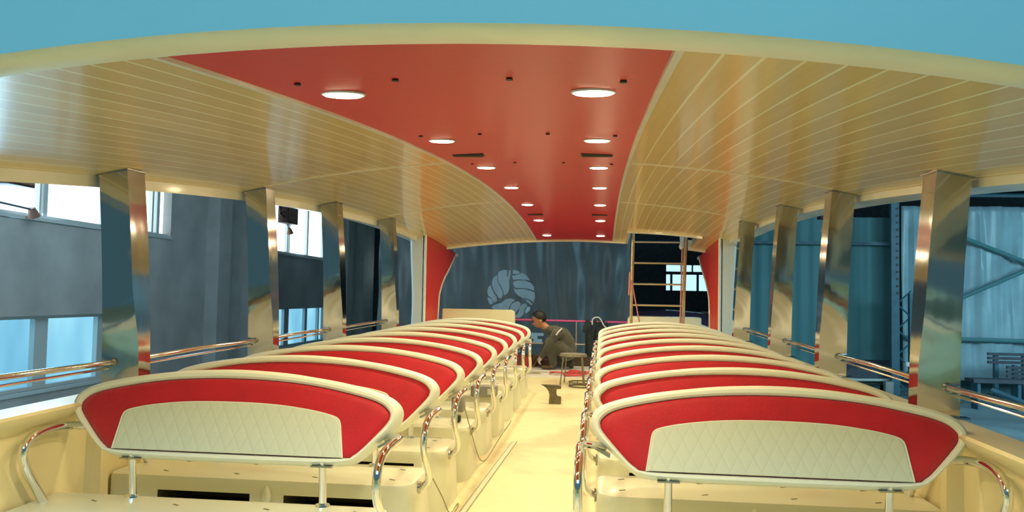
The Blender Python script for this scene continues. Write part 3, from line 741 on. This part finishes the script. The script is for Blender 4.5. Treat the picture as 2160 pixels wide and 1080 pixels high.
def limbs(k):   # k shrinks the limbs for the body under the cloth
    T = [[((.18, 0, .28), .13*k), ((.15, 0, .42), .13*k), ((.07, 0, .53), .135*k), ((-.05, 0, .59), .105*k), ((-.15, 0, .62), .075*k)],
         [((.02, -.11, .58), .09*k), ((-.01, -.185, .56), .078*k), ((-.12, -.21, .40), .060*k), ((-.225, -.13, .215), .043*k)],
         [((.0, .11, .58), .09*k), ((-.04, .18, .56), .075*k), ((-.19, .19, .38), .058*k), ((-.265, .10, .215), .042*k)],
         [((.15, -.10, .25), .115*k), ((.02, -.14, .36), .100*k), ((-.10, -.16, .43), .082*k), ((-.075, -.155, .26), .072*k), ((-.05, -.145, .10), .060*k)],
         [((.15, .10, .25), .115*k), ((.03, .14, .17), .100*k), ((-.07, .16, .10), .080*k), ((.10, .14, .085), .068*k), ((.22, .12, .085), .055*k)]]
    return T
HB = [((-.305, 0, .80), (.108, .092, .108), 0), ((-.318, 0, .735), (.072, .070, .085), .45), ((-.300, 0, .675), (.040, .045, .035), .3),
      ((-.392, 0, .715), (.020, .015, .030), .6), ((-.375, 0, .76), (.03, .055, .03), 0), ((-.355, 0, .682), (.014, .028, .012), 0),
      ((-.262, -.095, .755), (.022, .010, .032), .3), ((-.262, .095, .755), (.022, .010, .032), .3)]
body = blob('body', limbs(.72)+[[((-.13, 0, .62), .062), ((-.215, 0, .675), .058), ((-.27, 0, .74), .06)]]+[[((-.225, -.13, .215), .03), ((-.245, -.12, .18), .027)], [((-.265, .10, .215), .03), ((-.28, .10, .18), .027)], [((-.05, -.145, .12), .042), ((-.07, -.145, .05), .04)]], HB, M['skin'], man, .008, 5)
blob('overalls', limbs(1.), [((-.16, 0, .628), (.072, .082, .045), -.7), ((.20, 0, .27), (.11, .15, .12), 0)], M['overall'], man, .010, 5)
for dy in (-.036, .036):
    bm = bmesh.new(); bmesh.ops.create_uvsphere(bm, u_segments=12, v_segments=8, radius=.012); bmesh.ops.translate(bm, verts=bm.verts, vec=(-.388, dy, .738)); link('eye', bm, M['black'], body, smooth=True)
    tube('eyebrow', [(-.404, dy*.5, .768), (-.405, dy, .772), (-.392, dy*1.5, .765)], .005, M['hair'], body, 6)
tube('mouth', [(-.362, -.022, .684), (-.371, 0, .683), (-.362, .022, .684)], .0045, M['redpaint'], body, 6)
bm = bmesh.new(); bmesh.ops.create_uvsphere(bm, u_segments=32, v_segments=20, radius=1)
for v in list(bm.verts): v.co = Vector((-.300+v.co.x*.119, v.co.y*.102, .808+v.co.z*.116))
bmesh.ops.delete(bm, geom=[v for v in bm.verts if v.co.z < .778 - (v.co.x+.305)*.55], context='VERTS')
for v in bm.verts: v.co += Vector((random.uniform(-1, 1), random.uniform(-1, 1), random.uniform(-1, 1)))*.003
o = link('hair', bm, M['hair'], man, smooth=True); solid(o, .016, -1)
# gloved hands with separate bent fingers
for nm, w, d in (('N', Vector((-.245, -.12, .185)), Vector((-.25, .1, -1)).normalized()), ('F', Vector((-.28, .10, .185)), Vector((-.25, -.1, -1)).normalized())):
    side = Vector((.1, 1, 0)).normalized(); palm = w+d*.045; fwd = Vector((-1, 0, 0))
    jn = {'w': (w, .026), 'p': (w+d*.03, (.030, .020)), 'k': (palm+d*.015, (.036, .018))}; bn = [('w', 'p'), ('p', 'k')]
    hand = skin_mesh('glove', jn, bn, M['glove'], man, 2)
    for i in range(4):
        L = (.030, .034, .032, .025)[i]; b0 = palm+d*.018+side*(-.027+.018*i)
        p1 = b0+d*L*.8+fwd*.006; p2 = p1+(d*.6+fwd*-.5).normalized()*L*.7; p3 = p2+(d*.1-fwd*.9).normalized()*L*.5
        skin_mesh('finger', {'a': (b0-d*.012, .0095), 'b': (p1, .009), 'c': (p2, .0085), 'd': (p3, .007)}, [('a', 'b'), ('b', 'c'), ('c', 'd')], M['glove'], hand, 1)
    t0 = palm-d*.02-side*.022; skin_mesh('thumb', {'a': (t0, .011), 'b': (t0-side*.022+d*.018+fwd*.01, .010), 'c': (t0-side*.024+d*.045+fwd*.012, .0085)}, [('a', 'b'), ('b', 'c')], M['glove'], hand, 1)
for nm, a, t_ in (('N', Vector((-.06, -.145, .065)), Vector((-.25, -.15, .035))), ('F', Vector((.20, .12, .07)), Vector((.265, .12, .03)))):
    dr = (t_-a); skin_mesh('shoe', {'h': (a-dr*.25+Vector((0, 0, -.025)), (.042, .04)), 'm': (a+dr*.35+Vector((0, 0, -.018)), (.045, .04)), 't': (t_+Vector((0, 0, .005)), (.045, .032))}, [('h', 'm'), ('m', 't')], M['shoe'], man, 2)
bm = bmesh.new()  # reflective bar across the upper back
A = [(.02, .635), (-.005, .615), (.055, .70), (.08, .715)]
tube('reflective_bar', [(-.01, -.262, .55), (.025, -.245, .60), (.075, -.185, .652)], [.012, .014, .012], M['stripe'], man, 8); bm.free()

# ------------------------------------------------------------------ the hall
FZ = -2.15
o = box('floor_hall', -8.3, 18, -6, 31, FZ-.1, FZ, M['hfloor']); hall(o); struct(o, 'grey blue workshop floor below the boat', 'floor')
# left wall with openings
ops = [(8.2, 13.62, -1.52, -.42, 'low'), (7.6, 15.2, 1.03, 2.4, 'up'), (20.3, 25.1, -1.5, -.42, 'low'), (20.2, 25.4, 1.05, 2.5, 'up')]
bs = sorted({-6, 31, 26.4, *[v for q in ops for v in q[:2]]}); cs = sorted({FZ, 4., *[v for q in ops for v in q[2:4]]})
bm = bmesh.new()
for i in range(len(bs)-1):
    for j in range(len(cs)-1):
        mb, mc = (bs[i]+bs[i+1])/2, (cs[j]+cs[j+1])/2
        if any(q[0] < mb < q[1] and q[2] < mc < q[3] for q in ops) or mb > 29.8: continue
        add_box(bm, -8.3, -8., bs[i], bs[i+1], cs[j], cs[j+1])
bmesh.ops.remove_doubles(bm, verts=bm.verts, dist=1e-5)
o = link('wall_left', bm, M['concrete']); hall(o); struct(o, 'grey plastered workshop wall with two rows of windows', 'wall')
for i, (b0, b1) in enumerate(((16.75, 17.35), (18.6, 19.2), (26.4, 27.0), (28.4, 29.8))):
    o = box('wall_pilaster', 0, .28, 0, b1-b0, 0, 6.3, M['concrete']); hall(o, (-8.0, b0, FZ)); struct(o, 'grey wall pilaster, %s from camera along the windowed wall' % ORD[i], 'pilaster')
def window(idx, b0, b1, c0, c1, mull, pane, lab):
    g = bpy.data.objects.new('window_%d' % idx, None); C.objects.link(g); g.matrix_world = HM @ Matrix.Translation((-8.12, (b0+b1)/2, c0)); struct(g, lab, 'window')
    bc = (b0+b1)/2; w = .05; H = c1-c0
    bm = bmesh.new(); add_box(bm, -.04, .04, b0-bc, b1-bc, 0, w); add_box(bm, -.04, .04, b0-bc, b1-bc, H-w, H)
    for mb, mw in mull: add_box(bm, -.04, .04, mb-mw/2-bc, mb+mw/2-bc, w, H-w)
    link('window_frame', bm, M['alu'], g)
    bm = bmesh.new(); add_box(bm, -.06, -.05, b0-bc, b1-bc, 0, H); link('window_pane', bm, pane, g)
    bm = bmesh.new(); add_box(bm, -.03, .14, b0-bc-.03, b1-bc+.03, -.05, 0); link('window_sill', bm, M['alu'], g)
window(1, 8.2, 13.62, -1.52, -.42, [(8.3, .1), (9.4, .08), (9.9, .3), (10.0, .1), (11.62, .30), (13.15, .20), (13.57, .06)], M['low_pane'], 'lower workshop window nearest the camera, pale blue frosted panes')
window(2, 7.6, 15.2, 1.03, 2.4, [(8.6, .06), (10.0, .1), (11.46, .04), (11.58, .10), (13.12, .08), (14.66, .06), (14.86, .10)], M['sky_pane'], 'bright upper workshop window nearest the camera')
window(3, 20.3, 25.1, -1.5, -.42, [(20.33, .1), (21.85, .35), (23.45, .2), (24.6, .1)], M['low_pane'], 'lower workshop window seen between second and third columns')
window(4, 20.2, 25.4, 1.05, 2.5, [(20.25, .1), (21.75, .06), (21.9, .05), (23.4, .10), (24.9, .1)], M['sky_pane'], 'bright upper workshop window between second and third columns')
# wall mounted speaker boxes and flood lamps
for i, (b, c_, lab) in enumerate(((10.55, 1.39, 'before the near upper window'), (21.1, 1.82, 'before the far upper window'))):
    g = hall_empty('wall_speaker', (-7.8, b, c_), 'dark brown box hung on the wall %s' % lab, 'speaker', 'brown boxes on the windowed wall')
    sc = 1 if i == 0 else 1.4
    box('cabinet', -.15, .12, -.33*sc, .22*sc, 0, .32*sc, M['boxdark'], g, .01); box('front_plate', .12, .13, -.30*sc, .19*sc, .03, .29*sc, M['brown'], g)
    tube('bracket', [(-.30, 0, .1), (-.1, 0, .1)], .02, M['black'], g)
    if i == 1:
        for q in range(3): tube('cable', spline([(0, -.25-.1*q, .1+.1*q), (0, -.6-.05*q, .2), (0, -.75+.1*q, .5), (0, -.5, .75)], 5), .018, M['black'], g, 6)
    g = hall_empty('flood_lamp', (-7.9, b+(.45 if i == 0 else .25), c_-(.27 if i == 0 else .12)), 'small flood lamp on a thin arm %s' % lab, 'lamp', 'flood lamps on the windowed wall')
    tube('arm', [(-.1, -.9, .06), (0, 0, 0)] if i == 0 else [(-.1, 0, .25), (0, 0, 0)], .016, M['winframe'], g, 8)
    bm = bmesh.new(); bmesh.ops.create_cone(bm, cap_ends=True, segments=20, radius1=.09, radius2=.045, depth=.14)
    bmesh.ops.rotate(bm, verts=bm.verts, cent=(0, 0, 0), matrix=Matrix.Rotation(.5, 3, 'X')); bmesh.ops.translate(bm, verts=bm.verts, vec=(0, .05, -.04)); link('lamp_head', bm, M['brown'], g, smooth=True)

# far wall with small windows
ops = [(-7.3, -6.65, .35, 1.5), (3.05, 4.9, .28, 1.30)]
xs = sorted({-9.5, 18, *[v for q in ops for v in q[:2]]}); cs = sorted({FZ, 4., *[v for q in ops for v in q[2:4]]}); bm = bmesh.new()
for i in range(len(xs)-1):
    for j in range(len(cs)-1):
        ma, mc = (xs[i]+xs[i+1])/2, (cs[j]+cs[j+1])/2
        if any(q[0] < ma < q[1] and q[2] < mc < q[3] for q in ops): continue
        add_box(bm, xs[i], xs[i+1], 30, 30.3, cs[j], cs[j+1])
o = link('wall_back', bm, M['hall_dark']); hall(o); struct(o, 'dark far wall of the workshop', 'wall')
for idx, (a0, a1, c0, c1) in ((5, ops[0]), (6, ops[1])):
    g = bpy.data.objects.new('window_%d' % idx, None); C.objects.link(g); g.matrix_world = HM @ Matrix.Translation(((a0+a1)/2, 30.1, c0)); struct(g, 'small daylit window in the dark far wall, %s' % ('at the curtain edge' if idx == 5 else 'behind the ladder'), 'window')
    ac = (a0+a1)/2; H = c1-c0
    bm = bmesh.new(); add_box(bm, a0-ac, a1-ac, .06, .07, 0, H); link('window_pane', bm, M['far_pane'] if idx == 6 else M['sky_pane'], g)
    bm = bmesh.new(); add_box(bm, a0-ac, a1-ac, -.04, .04, 0, .05); add_box(bm, a0-ac, a1-ac, -.04, .04, H*.62, H*.62+.11); add_box(bm, a0-ac, a1-ac, -.04, .04, H-.04, H)
    if idx == 6:
        for x in (3.25, 4.2): add_box(bm, x-ac, x+.08-ac, -.04, .04, 0, H*.66)
        for x in (3.62, 4.02): add_box(bm, x-ac, x+.05-ac, -.04, .04, H*.62, H)
    for x in (a0, a1-.05): add_box(bm, x-ac, x+.05-ac, -.04, .04, 0, H)
    link('window_frame', bm, M['winframe'], g)
# hall roof deck and trusses on the teal side
o = box('ceiling_hall', -8.3, 18, 3, 30.3, 4.0, 4.2, M['hall_dark']); hall(o); struct(o, 'dark workshop roof', 'ceiling')
for i, b in enumerate((14.5, 17.0, 19.6)):
    bm = bmesh.new(); r = .045
    add_tube(bm, [(0, 0, 0), (14, 0, 0)], r, 6); add_tube(bm, [(0, 0, .55), (14, 0, .55)], r, 6)
    for k in range(20): add_tube(bm, [(.7*k, 0, 0 if k % 2 else .55), (.7*(k+1), 0, .55 if k % 2 else 0)], .025, 5)
    o = link('roof_truss', bm, M['steelblue']); hall(o, (3., b, 2.55 if b > 19 else 2.75)); tag(o, 'blue painted lattice roof truss, %s of the three above the teal wall' % ('nearest', 'middle', 'farthest')[i], 'truss', 'lattice roof trusses')
# teal corrugated partition
bm = bmesh.new(); n = 240; V = []
for k in range(n+1):
    a = 3.75+(16-3.75)*k/n; y = .018*math.sin(a*2*PI/.33)
    V.append([bm.verts.new((a, 21+y, FZ)), bm.verts.new((a, 21+y, 2.15)), bm.verts.new((a, 21.06+y, 2.15)), bm.verts.new((a, 21.06+y, FZ))])
for k in range(n):
    for q in range(4): bm.faces.new((V[k][q], V[k][(q+1) % 4], V[k+1][(q+1) % 4], V[k+1][q]))
o = link('wall_right', bm, M['teal'], smooth=True); hall(o); struct(o, 'teal corrugated sheet partition', 'wall')
o = box('partition_beam', 0, 6., -.05, .05, -.04, .04, M['steelblue']); hall(o, (4.2, 20.85, 1.48)); tag(o, 'dark horizontal rail high on the teal partition', 'beam')
# plastic sheeting hung in front
bm = bmesh.new(); nx, nz = 150, 30; G = []
for j in range(nz+1):
    row = []
    for i in range(nx+1):
        a = 7.68+(16-7.68)*i/nx; c_ = 2.36-4.15*j/nz
        y = .05*math.sin(a*5.+.4*math.sin(c_*2))+.03*math.sin(a*13+c_)+.02*math.sin(a*29)
        row.append(bm.verts.new((a, 20.2+y, c_)))
    G.append(row)
for j in range(nz):
    for i in range(nx): bm.faces.new((G[j][i], G[j][i+1], G[j+1][i+1], G[j+1][i]))
o = link('plastic_sheeting', bm, M['sheet'], smooth=True); solid(o, .004); hall(o); tag(o, 'pale blue translucent plastic sheet hung over the teal partition', 'plastic sheet')
# cross braces in front of the sheet
def bar(name, p, q, r, mat, lab, cat, grp=None, seg=8):
    P, Q = Vector(p), Vector(q); o = tube(name, [(0, 0, 0), Q-P], r, mat, None, seg); hall(o, P); tag(o, lab, cat, grp); return o
bar('cross_brace', (8.6, 20.05, 1.76), (11.4, 20.05, .65), .05, M['teal'], 'blue diagonal brace falling to the right before the plastic sheet', 'brace')
bar('cross_brace', (8.3, 19.85, -.10), (11.6, 19.85, 1.42), .05, M['teal'], 'blue diagonal brace rising to the right before the plastic sheet', 'brace')
bar('horizontal_brace', (7.65, 20.05, -.80), (11.8, 20.05, -.83), .05, M['teal'], 'blue horizontal brace across the plastic sheet', 'brace')
# lattice post
g = hall_empty('lattice_post', (7.33, 19.75, FZ), 'blue lattice steel post with bolt holes before the partition', 'post')
box('chord', -.09, .09, -.06, .06, 0, 5.1, M['steelblue'], g); box('chord', .32, .42, -.06, .06, 0, 2.4, M['steelblue'], g)
for k in range(8): tube('lacing', [(.05, 0, .3*k+.05), (.37, 0, .3*k+.35)] if k % 2 else [(.37, 0, .3*k+.05), (.05, 0, .3*k+.35)], .02, M['steelblue'], g, 6)
for k in range(16):
    bm = bmesh.new(); bmesh.ops.create_cone(bm, cap_ends=True, segments=10, radius1=.030, radius2=.030, depth=.02); bmesh.ops.rotate(bm, verts=bm.verts, cent=(0, 0, 0), matrix=Matrix.Rotation(PI/2, 3, 'X')); bmesh.ops.translate(bm, verts=bm.verts, vec=(.045, -.065, 2.4+.165*k)); link('bolt_hole', bm, M['black'], g)
tube('hinge_arm', [(.40, -.02, 2.15), (1.1, -.02, 2.65)], .03, M['steelblue'], g, 6)
# green painted floor patch and machines on it
o = box('green_floor_patch', 0, 1.0, 0, 2.4, 0, .012, M['green']); hall(o, (6.15, 17.5, FZ)); struct(o, 'bright green painted patch of workshop floor', 'floor')
g = hall_empty('covered_car', (6.90, 20.02, FZ), 'low dark covered vehicle beyond the green floor patch by the lattice post', 'vehicle')
bm = bmesh.new()
def sec(y, sx, z0, z1, r=.12):
    return [(-sx, y, z0), (-sx, y, z1-r), (-sx+r, y, z1), (sx-r, y, z1), (sx, y, z1-r), (sx, y, z0)]
loft(bm, [sec(0, .62, .34, .60), sec(.12, .68, .28, .72), sec(.45, .68, .28, .78), sec(.75, .62, .28, .70)], True, True); link('cover', bm, M['covered'], g, smooth=True)
tube('pale_edge', spline([(-.66, -.03, .70), (-.70, -.05, .52), (-.62, -.05, .35), (0, -.06, .34), (.62, -.05, .36)], 5), .035, M['pale'], g, 8)
for x in (-.5, 0, .45): box('support', x-.05, x+.05, .1, .6, 0, .29, M['black'], g)
box('under_frame', -.6, .6, .05, .7, .22, .29, M['black'], g)
o = box('pale_carton', -.09, .09, -.08, .08, 0, .38, M['grey'], None, .01); hall(o, (7.02, 19.3, FZ)); tag(o, 'pale carton standing right of the covered vehicle', 'carton')
g = hall_empty('desk_light', (6.30, 16.2, FZ), 'small white T-headed stand before the lattice post', 'stand')
tube('stem', [(0, 0, 0), (.05, 0, .97)], .02, M['pale'], g, 8); box('head', -.10, .16, -.05, .05, .95, 1.04, M['pale'], g, .02)
o = box('grey_locker', -.09, .09, -.12, .12, 0, .58, M['covered'], None, .01); hall(o, (6.62, 16.0, FZ)); tag(o, 'narrow grey steel cabinet on the workshop floor by the nearest right column', 'cabinet')
# benches / pallets and pipes on the far right
for i, (a, b, c_) in enumerate(((9.75, 18.9, 0), (9.95, 18.5, 0))):
    g = hall_empty('slatted_pallet', (a, b, FZ), 'dark slatted pallet standing before the plastic sheet, %s one' % ('farther' if i == 0 else 'nearer'), 'pallet', 'slatted pallets before the plastic sheet')
    z0 = .87 if i == 0 else .67
    for q in range(3): box('slat', -.75, 1.1, -.03, .03, z0-.0+.09*q-(.0 if i == 0 else .06), z0+.06+.09*q-(.0 if i == 0 else .06), M['covered'], g)
    for x in (-.6, 0, .6): box('stringer', x, x+.08, 0, .1, 0, z0+.2, M['steelblue'], g)
g = hall_empty('work_platform', (9.0, 17.8, FZ), 'dark low trestle platform before the plastic sheet', 'platform')
box('top', -.9, 2.4, -.2, .2, .55, .63, M['covered'], g); 
for x in (-.8, 0, .8, 2.2): box('leg', x, x+.06, -.15, .15, 0, .55, M['steelblue'], g)
bar('scaffold_pipe', (7.3, 15.2, -1.5), (9.0, 13.5, -2.3), .045, M['steelblue'], 'dark blue pipe slanting down to the floor at far right', 'pipe')
bar('scaffold_pipe', (7.0, 12.0, FZ+.05), (8.9, 13.0, FZ+.35), .045, M['steelblue'], 'short blue pipe lying beyond the right gunwale', 'pipe')
# wrapped lamp hanging on the teal side
g = hall_empty('hanging_lamp', (5.27, 18.0, 1.60), 'pale plastic-wrapped lamp hanging from a dark box before the teal wall', 'lamp')
bm = bmesh.new(); add_tube(bm, [(.12, 0, .32), (.08, 0, .15), (0, 0, 0), (-.06, 0, -.12)], [.05, .08, .13, .11], 10); link('wrapped_head', bm, M['pale'], g, smooth=True); box('dark_box', -.15, .28, -.1, .2, .2, .42, M['boxdark'], g, .01)
tube('drop_rod', [(.1, .05, .4), (.1, .05, 2.36)], .015, M['winframe'], g, 6)
# post and purple car behind the aft locker
o = tube('steel_post', [(0, 0, 0), (0, 0, 6.3)], .07, M['covered']); hall(o, (1.45, 24.2, FZ)); tag(o, 'grey round steel post behind the ladder', 'post')
g = hall_empty('purple_car', (2.05, 17.4, FZ), 'dark purple car roof behind the aft locker and ladder', 'car')
bm = bmesh.new()
def carsec(y, w, z):
    z *= .89
    return [(-w, y, .3), (-w*1.0, y, z*.62), (-w*.80, y, z*.97), (0, y, z), (w*.80, y, z*.97), (w, y, z*.62), (w, y, .3)]
loft(bm, [carsec(0, .85, 1.2), carsec(.5, .95, 1.75), carsec(1.2, 1.0, 2.12), carsec(2.6, 1.0, 2.15), carsec(3.6, .9, 1.7)], True, True); link('body_shell', bm, M['purple'], g, smooth=True)
tube('roof_edge', spline([(.80, .5, 1.50), (.86, 1.2, 1.83), (.86, 2.6, 1.85)], 4), .025, M['grey'], g, 6)
for x in (-.85, .85):
    for y in (.6, 2.9):
        bm = bmesh.new(); bmesh.ops.create_cone(bm, cap_ends=True, segments=24, radius1=.33, radius2=.33, depth=.2); bmesh.ops.rotate(bm, verts=bm.verts, cent=(0, 0, 0), matrix=Matrix.Rotation(PI/2, 3, 'Y')); bmesh.ops.translate(bm, verts=bm.verts, vec=(x, y, .33)); link('wheel', bm, M['black'], g, smooth=True)

# blue tarp with the printed round emblem and lettering
S = 17/1712.8/6.75; CA, CC = -1.462, .055
def zp(pts): return [(CA+(x-525)*S, CC-(y-540)*S) for x, y in pts]
EMB = [zp(q) for q in (
 [(338,240),(370,215),(410,203),(470,200),(462,280),(470,300),(480,290),(488,215),(515,200),(517,255),(497,350),(502,470),(480,530),(430,565),(418,510),(385,430),(345,370),(330,300)],
 [(320,275),(270,310),(243,370),(250,430),(285,510),(330,570),(350,605),(390,605),(410,570),(405,510),(370,440),(330,370)],
 [(225,415),(190,460),(182,520),(195,575),(240,600),(270,660),(310,668),(330,640),(320,590),(270,530),(240,460)],
 [(190,592),(190,630),(215,690),(240,700),(265,680),(262,650),(235,612)],
 [(545,205),(600,200),(655,230),(640,250),(600,262),(550,256)],
 [(540,278),(600,275),(650,256),(680,240),(740,270),(792,345),(740,336),(650,333),(560,340),(540,310)],
 [(560,365),(620,352),(720,352),(800,375),(850,430),(858,490),(800,470),(720,455),(620,458),(575,440),(558,400)],
 [(565,462),(600,475),(720,472),(810,492),(862,515),(870,580),(850,658),(800,620),(740,600),(700,598),(640,568),(590,525)],
 [(722,610),(780,628),(832,675),(832,698),(808,696),(760,650)],
 [(245,735),(300,700),(400,668),(450,622),(520,605),(592,625),(545,665),(515,710),(500,760),(480,800),(400,850),(320,810)],
 [(505,800),(530,700),(580,655),(640,643),(674,680),(650,740),(610,800),(560,860),(520,870)],
 [(575,875),(640,800),(660,720),(700,680),(750,680),(757,710),(725,750),(715,810),(690,860),(640,882)],
 [(735,815),(735,775),(760,725),(800,718),(803,760),(770,800)])]
T = 17/1712.8/8.31
def tp(x, y): return (CA+(1080+x/8.31-1077.8)*17/1712.8, CC-(660+y/8.31-620)*17/1712.8)
def rect(x0, y0, x1, y1): return [tp(x0, y0), tp(x1, y0), tp(x1, y1), tp(x0, y1)]
EMB += [rect(345, 345, 460, 632), rect(460, 345, 570, 392), rect(460, 595, 570, 632), rect(460, 470, 540, 500),
        rect(335, 700, 368, 770), rect(368, 700, 440, 715), rect(425, 700, 448, 770), rect(470, 700, 500, 770), rect(500, 700, 560, 716), rect(85, 690, 125, 760), rect(140, 690, 175, 760)]
bbs = [(min(p[0] for p in q), max(p[0] for p in q), min(p[1] for p in q), max(p[1] for p in q)) for q in EMB]
def inside(a, c_):
    for q, bb in zip(EMB, bbs):
        if not (bb[0] <= a <= bb[1] and bb[2] <= c_ <= bb[3]): continue
        r = False; j = len(q)-1
        for i in range(len(q)):
            if (q[i][1] > c_) != (q[j][1] > c_) and a < (q[j][0]-q[i][0])*(c_-q[i][1])/(q[j][1]-q[i][1])+q[i][0]: r = not r
            j = i
        if r: return 2 if EMB.index(q) >= 12 else 1
    return 0
def fold(a, c_):
    k = max(0, (a+1.0)/2)
    return .045*math.sin(a*5.5+1.1*c_*(a+.5)) + .025*math.sin(a*16+1.2*c_) + .05*k*math.sin((a-.35*c_)*9.5)
def axis(lo, hi, f0, f1, fine, coarse):
    out = []; v = lo
    while v < hi-1e-6: out.append(v); v += fine if f0 <= v < f1 else coarse
    out.append(hi); return out
As = axis(-4.3, 1.02, -2.05, -.70, .0075, .05); Cs = axis(-2.0, 1.75, -.95, .60, .0075, .08)
bm = bmesh.new(); G = [[bm.verts.new((a, fold(a, c_), c_)) for c_ in Cs] for a in As]
for i in range(len(As)-1):
    for j in range(len(Cs)-1):
        f = bm.faces.new((G[i][j], G[i+1][j], G[i+1][j+1], G[i][j+1]))
        ma, mc = (As[i]+As[i+1])/2, (Cs[j]+Cs[j+1])/2
        if -2.05 < ma < -.70 and -.95 < mc < .6 and inside(ma, mc): f.material_index = inside(ma, mc)
o = link('tarp_banner', bm, None, smooth=True, mats=[M['tarp'], M['print'], M['lettering']]); hall(o, (0, 17, 0)); tag(o, 'dark blue tarp curtain printed with a pale round emblem', 'banner')
o = tube('curtain_wire', [(-4.5, 0, 0), (1.1, 0, 0)], .012, M['winframe']); hall(o, (0, 17, 1.77)); tag(o, 'thin steel wire carrying the dark blue tarp', 'wire')

# ------------------------------------------------------------------ light
def area(name, a, b, c_, sx, sy, power, col, aim, spread=180):
    L = bpy.data.lights.new(name, 'AREA'); L.shape = 'RECTANGLE'; L.size = sx; L.size_y = sy; L.energy = power; L.color = col; L.spread = math.radians(spread)
    o = bpy.data.objects.new(name, L); C.objects.link(o)
    p = HM @ Vector((a, b, c_)); t_ = HM @ Vector(aim); o.location = p; o.rotation_euler = (t_-p).to_track_quat('-Z', 'Z').to_euler(); return o
area('window_daylight', -7.9, 11.4, 1.7, 7.0, 1.3, 170, (.50, .82, 1.), (0, 10.5, -1))
area('window_daylight', -7.9, 10.9, -.97, 5.0, 1.1, 60, (.38, .75, 1.), (0, 10.5, -.6))
area('window_daylight', -7.9, 22.7, 1.7, 5.0, 1.3, 110, (.50, .82, 1.), (0, 21, -1))
area('cool_fill_behind', 0, -6, 6.5, 10, 3., 800, (.40, .80, 1.), (0, 2.5, .5))  # added cool fill high behind the camera, no door stands there
area('right_side_fill', 13, 8, 3.0, 6., 3., 850, (.45, .85, 1.), (9, 20, 0))  # added fill for the partition and sheeting, no window built there
area('hall_fill', -5.4, 13, 3.8, 2.5, 16., 330, (.60, .86, 1.), (-7.6, 14, -.5))  # added fill for the windowed wall, the hall roof is closed
area('hall_fill', 7.5, 13, 3.8, 2.5, 12., 320, (.50, .84, 1.), (8, 15, -2))  # added fill for the teal side, under the closed hall roof
w = bpy.data.worlds.new('world'); bpy.context.scene.world = w; w.use_nodes = True
bg = w.node_tree.nodes['Background']; bg.inputs[0].default_value = (.16, .36, .46, 1); bg.inputs[1].default_value = .40
sc = bpy.context.scene
sc.view_settings.view_transform = 'Standard'; sc.view_settings.look = 'None'; sc.view_settings.gamma = 1; sc.view_settings.use_curve_mapping = False
sc.view_settings.exposure = 0.0
sc.cycles.max_bounces = 8; sc.cycles.use_denoising = True
